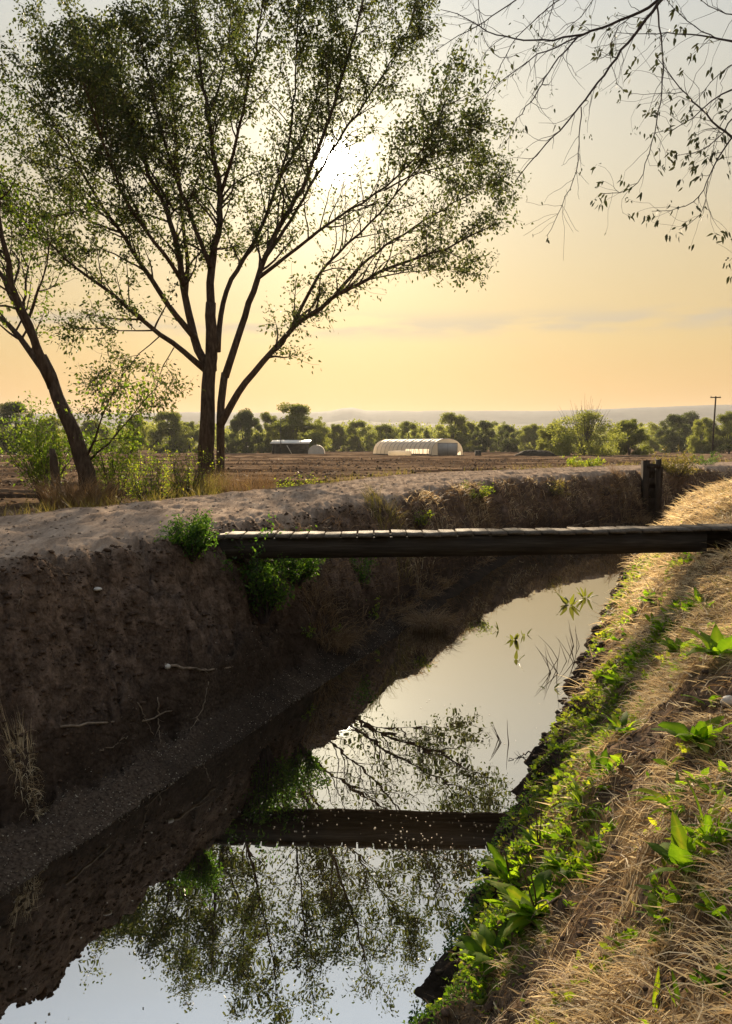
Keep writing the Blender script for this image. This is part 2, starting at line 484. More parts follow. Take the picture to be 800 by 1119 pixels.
M_FAR = [foliage('far_leaves_a', [(0, (0.065, 0.085, 0.022)), (1, (0.155, 0.165, 0.05))], (1.7, 1.7, 0.85), 0.6),
         foliage('far_leaves_b', [(0, (0.095, 0.118, 0.030)), (1, (0.215, 0.22, 0.07))], (1.7, 1.7, 0.85), 0.6),
         foliage('far_leaves_c', [(0, (0.045, 0.062, 0.026)), (1, (0.095, 0.11, 0.042))], (1.5, 1.5, 0.85), 0.5)]
M_TIMBER = solid('weathered_timber', [(0.3, (0.028, 0.024, 0.021)), (0.55, (0.058, 0.050, 0.043)), (0.75, (0.11, 0.095, 0.082))], 7, 0.85, 0.5, 0.008, (0.25, 4, 4))
M_PLANK = solid('sun_bleached_plank', [(0.3, (0.075, 0.063, 0.052)), (0.7, (0.17, 0.145, 0.12))], 9, 0.75, 0.5, 0.006, (4, 0.4, 4))
M_DARKWOOD = solid('old_dark_wood', [(0.3, (0.022, 0.017, 0.014)), (0.7, (0.06, 0.047, 0.038))], 9, 0.9, 0.5, 0.01, (4, 4, 0.4))
M_FILM = foliage('white_film', [(0, (0.72, 0.68, 0.62)), (1, (0.85, 0.82, 0.76))], (1, 0.95, 0.85), 0.6)
M_STEEL = solid('grey_metal', [(0.3, (0.25, 0.25, 0.25)), (0.7, (0.36, 0.35, 0.34))], 3, 0.6, 0)
M_ROOF = solid('pale_sheet_roof', [(0.3, (0.55, 0.52, 0.48)), (0.7, (0.68, 0.66, 0.62))], 1, 0.5, 0)
M_SHADE = solid('dull_board', [(0.3, (0.05, 0.05, 0.05)), (0.7, (0.10, 0.10, 0.095))], 1, 0.8, 0)
M_HILL = solid('hazed_hill_scrub', [(0.3, (0.022, 0.032, 0.038)), (0.7, (0.065, 0.075, 0.072))], 0.012, 0.95, 0)  # bluish scrub colour also stands in for some distance haze
M_STONE = solid('pale_stone', [(0.3, (0.45, 0.42, 0.38)), (0.7, (0.62, 0.6, 0.55))], 20, 0.8, 0.3)
M_MOUND = solid('dark_compost', [(0.3, (0.02, 0.017, 0.014)), (0.7, (0.05, 0.04, 0.03))], 1, 0.95, 0.5, 0.2)

# ------------------------------------------------------------------ terrain: one height sheet, laid out ring by ring, parted by use
def build_terrain():
    fine = np.radians(np.arange(-31, 31.01, 0.085))
    left = np.radians(np.linspace(-180, -31, 75)[:-1]); right = np.radians(np.linspace(31, 180, 75)[1:])
    th = np.concatenate([left, fine, right])
    r = np.concatenate([[0.02, 0.3, 0.6, 0.9], np.geomspace(1.2, 40, 760)[:-1], np.geomspace(40, 220, 260)[:-1], np.geomspace(220, 7000, 60)])
    R, T = np.meshgrid(r, th, indexing='ij')
    X = R * np.sin(T); Y = R * np.cos(T)
    Z = H(X, Y)
    Qv = q_of(X, Y)
    n = len(th)
    V = np.stack([X, Y, Z], -1).reshape(-1, 3)
    nn = fbm(X * 0.9, Y * 0.9, 101, 4); n2 = fbm(X * 0.35, Y * 0.35, 103, 3)
    qw = Qv + 0.22 * nn
    wp = sstep(-5.3, -4.9, qw) * sstep(-2.4, -2.8, qw)
    wf = sstep(-5.6, -7.2, qw)
    wd = sstep(1.85, 2.3, qw + 0.5 * n2) * (0.55 + 0.45 * sstep(-0.2, 0.25, nn + n2)) + 0.5 * sstep(-8.0, -6.6, Qv) * sstep(-5.0, -5.4, Qv)
    wd = wd * (1 - 0.85 * bare(X, Y) * (np.abs(Y - 9) < 9))
    wdp = sstep(1.25, .35, Z + .45 * nn) * sstep(-1.5, -1.9, Qv) * (Qv > -3.2)  # damp lower bank, painted darker for contrast and a blacker reflection
    wsh = sstep(-1.95, -1.75, Qv + .12 * n2) * sstep(-1.3, -1.42, Qv) * (.35 + .65 * sstep(-.25, .25, nn)) * sstep(10.5, 8.5, Y)
    wm = np.maximum(sstep(1.9, 1.6, Qv + 0.15 * nn) * sstep(-0.5, 0.5, Qv), sstep(-2.0, -1.6, Qv) * sstep(0.5, -0.5, Qv))
    at = {'w_path': wp.ravel(), 'w_field': wf.ravel(), 'w_dry': np.clip(wd, 0, 1).ravel(), 'w_mud': wm.ravel(), 'w_silt': wsh.ravel(), 'w_damp_dark': wdp.ravel()}
    i = np.arange(len(r) - 1)[:, None] * n; j = np.arange(n - 1)[None, :]
    Qd = np.stack([i + j, i + j + 1, i + n + j + 1, i + n + j], -1).reshape(-1, 4)
    qc = Qv.reshape(-1)[Qd].mean(1)
    reg = np.where(qc < -5.3, 0, np.where(qc < -2.6, 1, np.where(qc < 0, 2, 3)))
    info = [('field', 'ploughed brown field with rows of crop stubble', 'field'),
            ('path', 'pale dirt farm track running along the ditch', 'path'),
            ('ditch_bank', 'dark eroded bare soil bank below the dirt track', 'bank'),
            ('ditch_bank', 'sloping bank covered in dry grass and green weeds', 'bank')]
    for k, (nm, lb, ct) in enumerate(info):
        f = Qd[reg == k]
        used, inv = np.unique(f, return_inverse=True)
        me = mesh_from(nm, V[used], inv.reshape(-1, 4), None, True, {a: v[used] for a, v in at.items()})
        o = link(nm, me, M_GROUND); tag(o, lb, ct, kind='structure')


build_terrain()

yy = np.arange(-25, 60, 0.5)
Vw = np.concatenate([np.stack([xy_of(q, yy), yy, np.zeros_like(yy)], 1) for q in (-2.6, -0.9, 0.9, 2.4)])
n_ = len(yy); k_ = np.arange(n_ - 1)
Fw = np.concatenate([np.stack([k_ + a * n_, k_ + (a + 1) * n_, k_ + (a + 1) * n_ + 1, k_ + a * n_ + 1], 1) for a in range(3)])
tag(link('water', mesh_from('water', Vw, Fw, None, True), M_WATER), 'still dark ditch water mirroring the sky and trees', 'water', kind='structure')


def build_hills():
    sk = [(-900, 452), (-300, 449), (0, 453), (120, 452), (250, 451), (330, 451.5), (362, 449.5), (374, 446.6), (386, 446.2), (400, 449.2), (450, 450), (520, 449.2),
          (600, 449.5), (660, 447.5), (720, 445), (800, 442.5), (1000, 440), (1700, 450)]
    th = np.radians(np.linspace(-55, 55, 700))
    px = CX + F * np.tan(th)
    ys = np.interp(px, [a for a, b in sk], [b for a, b in sk]) + 0.55 * fbm(px * 0.06, px * 0, 7, 4)
    rr = np.linspace(1500, 4200, 30)
    pk = 3000.0
    top = 3.0 + (HZ - ys) / F * pk * np.cos(th) ** 0
    V = []
    for r in rr:
        b = math.exp(-((r - pk) / 520) ** 2)
        sh = math.exp(-((r - 2050) / 260) ** 2) * (0.42 + 0.12 * fbm(px * 0.012, px * 0 + 3, 9, 3))
        z = 1.0 + (top - 1.0) * np.maximum(b, sh) * (1 + (0.05 * fbm(px * 0.02, px * 0 + r * 0.004, 12, 4) if r < pk - 100 else 0))
        V.append(np.stack([r * np.tan(th), np.full_like(th, r), z - (2.5 if r in (rr[0], rr[-1]) else 0)], 1))
    V = np.concatenate(V); n = len(th)
    i = np.arange(len(rr) - 1)[:, None] * n; j = np.arange(n - 1)[None, :]
    Qd = np.stack([i + j, i + j + 1, i + n + j + 1, i + n + j], -1).reshape(-1, 4)
    tag(link('hills', mesh_from('hills', V, Qd, None, True), M_HILL), 'long low hills with a small flat butte on the skyline', 'hills', kind='structure')


build_hills()

# ------------------------------------------------------------------ trees
def polyline(pts, n):
    pts = np.asarray(pts, float)
    d = np.concatenate([[0], np.cumsum(np.linalg.norm(np.diff(pts, axis=0), axis=1))])
    t = np.linspace(0, d[-1], n)
    p = np.stack([np.interp(t, d, pts[:, k]) for k in range(3)], 1)
    for _ in range(2):
        p[1:-1] = p[1:-1] * 0.5 + 0.25 * (p[:-2] + p[2:])
    return p, d[-1]


def grow(p0, d0, L, bend, up, n=6):
    p = [np.array(p0, float)]; d = unit(d0)
    for k in range(n):
        d = unit(d + rng.normal(0, bend, 3) + np.array([0, 0, up]))
        p.append(p[-1] + d * L / n)
    return np.array(p)


class TreeParts:
    def __init__(s): s.wood = MB(); s.lp = []; s.la = []; s.lt = []; s.ls = []

    def leaves_on(s, pts, n, spread, tint=None, size=1.0, lo=0.15):
        m = len(pts) - 1
        f = rng.uniform(lo, 1.0, n) * m
        i = np.minimum(f.astype(int), m - 1); u = (f - i)[:, None]
        p = pts[i] * (1 - u) + pts[i + 1] * u + rng.normal(0, spread, (n, 3))
        a = unit(pts[i + 1] - pts[i]) * 0.5 + rng.normal(0, 0.7, (n, 3)) + np.array([0, 0, -0.15])
        s.lp.append(p); s.la.append(a)
        s.lt.append(rng.random(n) if tint is None else np.clip(tint + rng.normal(0, .2, n), 0, 1)); s.ls.append(np.full(n, size))

    def crown(s, name, ln, wd):
        p = np.concatenate(s.lp); k = np.concatenate(s.ls) * rng.uniform(0.65, 1.25, len(p))
        return leaf_mesh(name, p, np.concatenate(s.la), ln * k, wd * k, tint=np.concatenate(s.lt))


def elm_tree(limbs, D, step, len2, twig_n, leaf_n, dens, minf=0.25, sp=0.10, S=1.0):
    tp = TreeParts(); step *= S; len2 *= S; sp *= S
    for pts, r0, r1, o0, o1, auto in limbs:
        m = len(pts)
        w = np.array([P(x, y, D + S * (o0 + (o1 - o0) * (k / (m - 1)))) for k, (x, y) in enumerate(pts)])
        r0 *= S; r1 *= S
        p, L = polyline(w, max(8, int(L_est(w) / (0.35 * S))))
        f = np.linspace(0, 1, len(p))
        p[1:] += rng.normal(0, 0.018 * S, (len(p) - 1, 3)) * np.minimum(1, 3 * f[1:, None])
        rad = r0 + (r1 - r0) * f ** 0.75
        tp.wood.tube(p, rad, 12 if r0 > 0.15 else 7)
        if not auto: continue
        k = max(2, int(L / step))
        for q in range(k):
            fr = minf + (1 - minf) * (q + rng.random()) / k
            fi = fr * (len(p) - 1); i = min(int(fi), len(p) - 2)
            base = p[i] + (p[i + 1] - p[i]) * (fi - i); td = unit(p[i + 1] - p[i])
            side = unit(np.cross(td, rng.normal(0, 1, 3)))
            d0 = unit(td * rng.uniform(0.5, 1.1) + side * rng.uniform(0.5, 1.0) + np.array([0, 0, 0.15]))
            l2 = len2 * rng.uniform(0.55, 1.25) * (1.15 - 0.5 * fr) * auto
            b = grow(base, d0, l2, 0.16, 0.06, 7)
            r2 = min(0.45 * np.interp(fr, f, rad), 0.035 * S) + 0.004 * S
            tp.wood.tube(b, np.linspace(r2, 0.004 * S, len(b)), 4, cap=False)
            dm = dens(base)
            for _ in range(max(2, int(twig_n * rng.uniform(0.7, 1.3)))):
                tf = rng.uniform(0.2, 1.0) * (len(b) - 1); ti = min(int(tf), len(b) - 2)
                tb = b[ti] + (b[ti + 1] - b[ti]) * (tf - ti); tdir = unit(b[ti + 1] - b[ti])
                ts = unit(np.cross(tdir, rng.normal(0, 1, 3)))
                tw = grow(tb, tdir * 0.7 + ts * 0.8, rng.uniform(0.35, 0.95) * len2 / 2.0, 0.22, -0.02, 4)
                tp.wood.tube(tw, np.linspace(0.006 * S, 0.0025 * S, len(tw)), 3, cap=False)
                tp.leaves_on(tw, int(leaf_n * dm * rng.uniform(0.6, 1.4)) + 1, sp)
            tp.leaves_on(b, int(leaf_n * dm), sp, lo=0.4)
        tp.leaves_on(p[int(len(p) * 0.7):], int(leaf_n * 1.5 * dens(p[-1])), sp)
    return tp


def L_est(w):
    return float(np.linalg.norm(np.diff(w, axis=0), axis=1).sum())


def px_of(p):
    d = p - CAM
    z = d @ _fw
    return CX + F * d[0] / z, CY - F * (d @ _up) / z


MAIN_D = 39.0
MAIN_S = 39 / 22
main_limbs = [
    # (pixel trace, base radius, tip radius, depth offset at base, at tip, side growth)
    ([(227, 552), (226, 520), (225, 480), (228, 436), (230, 405), (231, 376), (230, 330)], 0.30, 0.165, 0, 0, 0),
    ([(241, 550), (240, 524), (241, 464), (241, 428), (246, 408)], 0.15, 0.12, -0.2, 0, 0),
    ([(246, 412), (260, 368), (276, 320), (288, 284), (308, 244), (335, 196), (356, 140), (374, 85), (392, 25), (400, -20)], 0.13, 0.025, 0, 1.2, 1),
    ([(240, 466), (256, 436), (268, 416), (292, 392), (320, 356), (340, 344), (366, 322), (400, 306), (427, 291), (469, 279), (491, 270), (530, 250)], 0.135, 0.02, -0.2, -1.6, .8),
    ([(366, 322), (400, 283), (427, 265), (455, 246), (507, 215), (548, 192)], 0.06, 0.012, -0.9, 1.5, 1),
    ([(320, 356), (336, 320), (360, 284), (400, 250), (430, 215), (460, 178), (492, 138)], 0.065, 0.012, -0.6, -1.8, 1),
    ([(282, 304), (321, 274), (365, 239), (420, 208), (462, 165), (490, 105)], 0.07, 0.012, 0.2, -2.8, 1),
    ([(238, 384), (240, 344), (252, 304), (266, 284), (282, 262), (304, 197), (312, 182), (335, 142), (350, 90), (368, 30)], 0.10, 0.02, 0, 2.8, 1),
    ([(231, 405), (231, 376), (230, 320), (230, 292), (236, 264), (242, 238), (241, 208), (233, 170), (227, 129), (220, 80), (214, 30), (210, -25)], 0.18, 0.02, 0, 1.6, 1),
    ([(241, 212), (255, 170), (265, 120), (276, 70), (286, 15), (292, -40)], 0.07, 0.015, 0.9, -2.0, 1),
    ([(230, 292), (218, 262), (209, 238), (190, 190), (176, 140), (165, 90), (150, 30)], 0.09, 0.016, 0.3, 0.2, 1),
    ([(231, 400), (220, 400), (212, 368), (204, 332), (198, 300), (192, 260), (186, 236), (165, 197), (150, 150), (130, 90), (118, 35)], 0.16, 0.018, 0, 0.8, 1),
    ([(200, 310), (192, 293), (165, 260), (137, 221), (121, 180), (105, 130), (88, 82)], 0.08, 0.014, 0.2, -2.8, 1),
    ([(203, 322), (206, 290), (200, 249), (195, 180), (190, 120), (186, 50), (180, -30)], 0.08, 0.016, 0.2, 3.2, 1),
    ([(212, 368), (198, 353), (173, 317), (154, 287), (132, 254), (110, 224), (96, 199), (74, 160), (50, 122), (32, 92)], 0.11, 0.014, 0, -1.6, 1),
    ([(224, 404), (203, 386), (170, 361), (148, 345), (118, 315), (82, 295), (66, 276), (30, 246), (6, 215)], 0.11, 0.012, 0, -2.2, .8),
    ([(170, 361), (137, 362), (108, 358), (78, 361)], 0.03, 0.006, -0.9, -1.6, .5),
    ([(176, 366), (150, 390), (132, 412), (118, 432), (108, 450)], 0.022, 0.005, -0.9, -1.8, .45),
    ([(190, 380), (176, 404), (168, 432), (164, 452)], 0.02, 0.005, -0.5, -1.6, .45),
    ([(288, 284), (312, 250), (338, 205), (372, 150), (410, 95), (442, 45), (455, 0)], 0.07, 0.014, 0.3, 2.2, 1),
    ([(132, 254), (90, 240), (60, 210), (30, 170)], 0.04, 0.01, -0.9, 1.5, 1),
    ([(190, 230), (160, 180), (120, 120), (80, 60), (60, 50)], 0.05, 0.012, 0.4, 2.4, 1),
    ([(227, 129), (245, 80), (252, 30), (250, -35)], 0.05, 0.012, 1.0, 3.6, 1),
    ([(304, 197), (318, 150), (322, 90), (325, 30), (330, -30)], 0.05, 0.012, 1.6, -0.5, 1),
    ([(420, 208), (450, 190), (490, 182), (525, 172)], 0.03, 0.01, -2.0, -0.5, 1),
    ([(400, 306), (430, 300), (465, 296), (500, 292)], 0.03, 0.008, -1.2, 0.4, .7),
    ([(165, 260), (130, 190), (100, 110), (95, 50)], 0.04, 0.012, -1.0, 0.5, 1),
]


def main_dens(p):
    x, y = px_of(p)
    d = 1.42
    d += 0.55 * math.exp(-((x - 130) / 110) ** 2 - ((y - 95) / 75) ** 2)
    d += 0.35 * math.exp(-((x - 440) / 60) ** 2 - ((y - 110) / 60) ** 2)
    d -= 0.8 * math.exp(-((x - 350) / 75) ** 2 - ((y - 190) / 70) ** 2)
    d -= 1.28 * math.exp(-((x - 400) / 92) ** 2 - ((y - 272) / 75) ** 2)
    if y > 310: d *= 0.55
    return max(d, 0.16)


main_limbs = [(a, b * (.86 if b < .2 else .95), c * .86, d, e, f) for a, b, c, d, e, f in main_limbs]
tp = elm_tree(main_limbs, MAIN_D, 0.28, 1.85, 8, 13, main_dens, 0.24, 0.105, MAIN_S)
root = empty('elm_tree', P(230, 540, MAIN_D), 'large spreading elm tree with two joined trunks beside the dirt track', 'tree')
# root flare
fb = P(228, 528, MAIN_D - 0.1)
for a in np.linspace(0, 2 * math.pi, 8)[:-1]:
    ca, sa = math.cos(a), math.sin(a)
    tp.wood.tube(np.array([fb + [0.22 * ca, 0.2 * sa, 0.4], fb + [0.45 * ca, 0.45 * sa, -0.1], [fb[0] + 0.9 * ca, fb[1] + 0.9 * sa, H(fb[0], fb[1]) - 0.15]]), [0.24, 0.18, 0.07], 7)
inv = -np.array(root.location)
def shift(me):
    v = np.empty(len(me.vertices) * 3, np.float32); me.vertices.foreach_get('co', v)
    me.vertices.foreach_set('co', (v.reshape(-1, 3) + inv.astype(np.float32)).ravel()); me.update()
    return me
link('trunk', shift(tp.wood.mesh('trunk', True)), M_BARK, root)
link('crown', shift(tp.crown('crown', 0.185, 0.092)), M_LEAF, root)

LEFT_D = 27.0
LEFT_S = 27 / 14.6
left_limbs = [
    ([(98, 562), (98, 530), (96, 505), (82, 478), (66, 440), (52, 408), (44, 388)], 0.20, 0.10, 0, 0, 0),
    ([(58, 424), (50, 402), (36, 370), (22, 340), (8, 290), (-2, 240), (-4, 190), (-12, 130)], 0.10, 0.015, 0, -0.6, .9),
    ([(56, 420), (47, 402), (25, 370), (5, 350), (-30, 325), (-70, 290)], 0.085, 0.015, 0, 0.9, .9),
    ([(36, 370), (10, 318), (-15, 270), (-50, 200), (-70, 120)], 0.06, 0.012, 0, 1.6, 1),
    ([(30, 352), (42, 318), (53, 290), (55, 262), (62, 235)], 0.026, 0.006, 0, -0.8, .6),
    ([(22, 340), (34, 310), (20, 270), (24, 230)], 0.03, 0.006, 0, 1.0, .7),
    ([(94, 500), (104, 478), (112, 452), (126, 425)], 0.03, 0.006, 0, -0.4, .45),
    ([(96, 505), (112, 488), (130, 470), (150, 446), (170, 425)], 0.025, 0.006, 0, 0.6, .45),
]
tp = elm_tree(left_limbs, LEFT_D, 0.26, 1.5, 5, 9, lambda p: 0.9, 0.2, 0.08, LEFT_S)
root = empty('elm_tree', P(98, 560, LEFT_D), 'slimmer leaning elm with dry grass round its foot, beside the track', 'tree')
inv = -np.array(root.location)
link('trunk', shift(tp.wood.mesh('trunk', True)), M_BARK, root)
link('crown', shift(tp.crown('crown', 0.135, 0.075)), M_LEAF2, root)


# overhanging branches of a tree that stands on the grassy bank outside the picture
def overhang():
    wood = MB(); LP = []; LA = []; LT = []; LS = []
    tr = np.array([4.9, 4.6, 2.0]); tr[2] = H(tr[0], tr[1]) - 0.2
    D = 5.2
    trunk = polyline([tr, tr + [0.05, 0, 1.5], tr + [-0.15, 0.1, 3.0], tr + [-0.5, 0.3, 4.6], tr + [-0.9, 0.5, 6.5], tr + [-1.1, 0.5, 8.5]], 18)[0]
    wood.tube(trunk, np.linspace(0.2, 0.05, 18), 10)
    knot = P(735, -20, D)
    lim = polyline([trunk[8], trunk[8] + [-0.5, 0.2, 0.9], (trunk[8] + knot) / 2 + [0, 0, 0.7], knot], 14)[0]
    wood.tube(lim, np.linspace(0.07, 0.020, 14), 8)
    lim2 = polyline([trunk[6], trunk[6] + [-0.5, 0.1, 0.7], P(840, 60, D), P(800, 45, D)], 12)[0]
    wood.tube(lim2, np.linspace(0.05, 0.008, 12), 7)
    lim3 = polyline([trunk[5], trunk[5] + [-0.5, 0.1, 0.6], P(850, 140, D + .2), P(800, 150, D + .1)], 12)[0]
    wood.tube(lim3, np.linspace(0.05, 0.010, 12), 7)
    S = [([(735, -20), (723, 0), (690, 40), (640, 110), (610, 145), (580, 175), (565, 197)], 13, 2.5, 0, -.2, .3),
         ([(735, -20), (723, 0), (690, 18), (640, 37), (600, 45), (560, 43), (535, 37), (520, 26), (500, 14), (482, 10)], 12, 2, 0, .3, .35),
         ([(640, 37), (590, 58), (550, 85), (527, 107)], 6, 2, .1, .5, .3),
         ([(632, 40), (600, 75), (585, 105), (565, 130), (552, 158)], 6, 2, .1, -.4, .3),
         ([(718, 5), (722, 40), (726, 65), (722, 110), (715, 145), (702, 195), (690, 210), (658, 212)], 6, 2, 0, .2, .7),
         ([(635, 117), (633, 150), (632, 180), (622, 210), (605, 245), (598, 258)], 4, 1.5, -.1, -.4, .12),
         ([(655, -25), (610, 0), (575, 30), (560, 42), (545, 80), (520, 130), (512, 150)], 5, 1.5, .3, .5, .3),
         ([(590, -30), (565, 0), (520, 30), (485, 47), (470, 60)], 6, 2, .3, .7, .3),
         ([(610, -10), (600, 15), (594, 40), (584, 58)], 4, 1.5, .3, .2, .4),
         ([(660, -25), (640, 15), (615, 35), (600, 45)], 4, 1.5, .3, .1, .3),
         ([(520, -20), (524, 10), (525, 30), (533, 55), (545, 68), (565, 60)], 3, 1.5, .6, .4, .3),
         ([(690, 18), (672, 30), (665, 60), (672, 90), (680, 98)], 3, 1.5, .1, -.1, .5),
         ([(800, 45), (770, 38), (740, 36), (700, 37), (670, 36)], 7, 1.5, 0, .3, .9),
         ([(800, 45), (780, 42), (760, 30), (735, 10), (720, -10)], 5, 1.5, 0, -.3, 1.0),
         ([(800, 150), (780, 136), (765, 118), (745, 96), (728, 80), (718, 62)], 8, 2, .1, -.2, .8),
         ([(800, 98), (785, 103), (765, 122), (740, 142), (712, 146)], 6, 1.5, .1, .4, .9),
         ([(800, 150), (782, 175), (774, 198), (760, 222), (740, 230), (712, 230)], 6, 1.5, .1, -.2, .8),
         ([(774, 198), (771, 225), (757, 245), (742, 250)], 3, 1.5, 0, .1, .9),
         ([(800, 130), (785, 150), (770, 165), (735, 172)], 5, 1.5, .1, -.3, 1.4),
         ([(820, 60), (790, 75), (772, 95), (755, 120)], 5, 1.5, .1, .5, 1.2),
         ([(820, 100), (795, 120), (785, 145), (778, 170)], 5, 1.5, .1, .2, 1.6),
         ([(815, 20), (790, 15), (770, 5), (755, -15)], 5, 1.5, .1, .2, 1.1),
         ([(748, 100), (720, 102), (700, 104), (690, 102)], 2.5, 1.2, 0, .2, .5),
         ([(830, 270), (806, 275), (797, 285)], 3, 1.2, 0, 0, 1.0)]
    for pts, r0, r1, o0, o1, lf in S:
        m = len(pts)
        w = np.array([P(x, y, D + o0 + (o1 - o0) * k / (m - 1)) for k, (x, y) in enumerate(pts)])
        L = L_est(w); p, L = polyline(w, max(8, int(L / 0.06)))
        p[1:] += rng.normal(0, 0.004, (len(p) - 1, 3))
        f = np.linspace(0, 1, len(p)); rad = (r0 + (r1 - r0) * f ** .7) * 1.0e-3
        wood.tube(p, rad, 6)
        for _ in range(int(L / 0.06)):
            i = rng.integers(int(len(p) * .15), len(p) - 1)
            td = unit(p[i + 1] - p[i]); sd = unit(np.cross(td, rng.normal(0, 1, 3)))
            l2 = rng.uniform(0.06, 0.36)
            b = grow(p[i], td * 0.8 + sd * 0.8, l2, 0.28, -0.05, 5)
            wood.tube(b, np.linspace(min(rad[i] * .6, .0025), 0.0009, len(b)), 3, cap=False)
            if rng.random() < lf + 0.25:
                c = rng.integers(2, 6) if rng.random() < lf else rng.integers(1, 3)
                s = 1.0 if rng.random() < lf else 0.55
                e = b[-1] + rng.normal(0, 0.012, (c, 3))
                LP.append(e); LA.append(unit(b[-1] - b[-2]) * .5 + rng.normal(0, .45, (c, 3)) + np.array([0, 0, -.55])); LT.append(rng.random(c)); LS.append(np.full(c, s))
        c = max(2, int(8 * lf))
        LP.append(p[-1] + rng.normal(0, 0.02, (c, 3))); LA.append(rng.normal(0, .5, (c, 3)) + np.array([0, 0, -.5])); LT.append(rng.random(c)); LS.append(np.full(c, .9))
        # buds
        c = int(L / 0.05); i = rng.integers(1, len(p), c)
        LP.append(p[i]); LA.append(rng.normal(0, 1, (c, 3))); LT.append(rng.random(c)); LS.append(np.full(c, .28))
    # the rest of that crown, above and beside the picture
    for k in range(70):
        i = rng.integers(9, 18)
        d = rng.normal(0, 1, 3); d[0] = abs(d[0]) * 1.2 - 0.1; d[2] = abs(d[2]) * .6; d[1] *= .7
        b = grow(trunk[i], d, rng.uniform(1, 2.4), .15, .05, 7)
        wood.tube(b, np.linspace(.02, .003, 8), 4, cap=False)
        c = 45; j = rng.integers(2, 8, c)
        LP.append(b[j] + rng.normal(0, .14, (c, 3))); LA.append(rng.normal(0, .6, (c, 3)) + np.array([0, 0, -.4])); LT.append(rng.random(c)); LS.append(np.full(c, 1.1))
    root = empty('overhanging_tree', tr, 'thin drooping branches with few leaves reaching over the ditch', 'tree')
    global inv
    inv = -np.array(root.location)
    link('trunk', shift(wood.mesh('trunk', True)), M_TWIG, root)
    s = np.concatenate(LS) * rng.uniform(.7, 1.2, sum(map(len, LS)))
    link('crown', shift(leaf_mesh('crown', np.concatenate(LP), np.concatenate(LA), 0.044 * s, 0.017 * s, tint=np.concatenate(LT))), M_LEAF3, root)


overhang()


# ------------------------------------------------------------------ bridge
def bridge():
    Lp = P(226, 586, 9.15); Rp = P(850, 576, 9.05)
    BRIDGE.extend([(Lp[0], Lp[1]), (Rp[0], Rp[1])])
    ax = Rp - Lp; LN = np.linalg.norm(ax); ex = ax / LN
    ey = unit(np.cross([0, 0, 1.0], ex)); ez = np.cross(ex, ey)
    R = np.stack([ex, ey, ez], 1)
    root = empty('footbridge', Lp, 'low wooden plank footbridge crossing the ditch', 'bridge')
    W = 0.40
    M3 = R
    def part(nm, mb, mat):
        return link(nm, mb.mesh(nm), mat, root)
    th = 0.032; bh = 0.245
    nb = 34; pitch = LN / nb
    proto = []
    for v in range(5):
        mb = MB(); g = 0.006 + 0.004 * v
        mb.box((g, -0.03 - 0.012 * (v % 3), -th), (pitch - g * .4, W + 0.03, 0), R, jit=0.0025)
        proto.append(mb.mesh('plank'))
    for k in range(nb):
        o = link('plank', proto[int(rng.integers(0, 5))], M_PLANK, root)
        sag = -0.035 * math.sin(math.pi * k / nb)
        o.location = ex * (k * pitch) + ez * (rng.uniform(-.006, .008) + sag * .4) + ey * rng.uniform(-.015, .015)
        o.rotation_euler = (rng.uniform(-.012, .012), rng.uniform(-.012, .012), rng.uniform(-.012, .012))
    for y0, a, b in ((0.0, 0.0, (765 - 226) / (840 - 226)), (W - .1, 0.01, 1.0)):
        mb = MB(); mseg = 16
        for s in range(mseg):
            x0 = LN * (a + (b - a) * s / mseg); x1 = LN * (a + (b - a) * (s + 1) / mseg)
            z0 = -.014 * math.sin(math.pi * x0 / LN); z1 = -.014 * math.sin(math.pi * x1 / LN)
            V = np.array([[x0, y0, -th - bh + z0], [x1, y0, -th - bh + z1], [x1, y0 + .1, -th - bh + z1], [x0, y0 + .1, -th - bh + z0],
                          [x0, y0, -th - .006 + z0], [x1, y0, -th - .006 + z1], [x1, y0 + .1, -th - .006 + z1], [x0, y0 + .1, -th - .006 + z0]])
            fs = [[0, 3, 2, 1], [4, 5, 6, 7], [0, 1, 5, 4], [2, 3, 7, 6]]
            if s == 0: fs.append([3, 0, 4, 7])
            if s == mseg - 1: fs.append([1, 2, 6, 5])
            mb.add(V @ R.T, fs)
        part('beam', mb, M_TIMBER)
    return Lp


bridge()


# ------------------------------------------------------------------ old headgate posts in the far bank
def headgate():
    b = hit(713, 552)
    b = P(713, 552, b[1] - .75)
    Y = b[1]
    t0 = P(708, 504, Y); t1 = P(719, 504, Y); lo = P(713, 572, Y)[2]
    root = empty('headgate', b, 'old dark wooden headgate with two posts in the far bank', 'headgate')
    o = np.array(b)
    k = Y / 840.0
    for x, tp_ in ((706, 503.5), (719.5, 502.5)):
        c = P(x, 505, Y); mb = MB(); w = 2.6 * k
        zt = P(x, tp_, Y)[2]
        mb.box((c[0] - w - o[0], c[1] - w - o[1], lo - o[2]), (c[0] + w - o[0], c[1] + w - o[1], zt - o[2]), jit=.02)
        link('post', mb.mesh('post'), M_DARKWOOD, root)
    mb = MB(); a = P(706, 507, Y); c = P(720, 511, Y)
    mb.box((a[0] - o[0], a[1] - .16 - o[1], c[2] - o[2]), (c[0] - o[0], a[1] - .1 - o[1], a[2] - o[2]), jit=.015)
    link('crossbar', mb.mesh('crossbar'), M_DARKWOOD, root)
    mb = MB(); a = P(703, 510.5, Y); c = P(724, 568, Y)
    for q in range(5):
        z1 = a[2] + (c[2] - a[2]) * q / 5; z0 = a[2] + (c[2] - a[2]) * (q + .985) / 5
        mb.box((a[0] - o[0], a[1] + .1 - o[1], z0 - o[2]), (c[0] - o[0], a[1] + .18 - o[1], z1 - o[2]), jit=.015)
    link('gate_board', mb.mesh('gate_board'), M_DARKWOOD, root)


headgate()


# ------------------------------------------------------------------ distant things beyond the field
GZ = 0.85


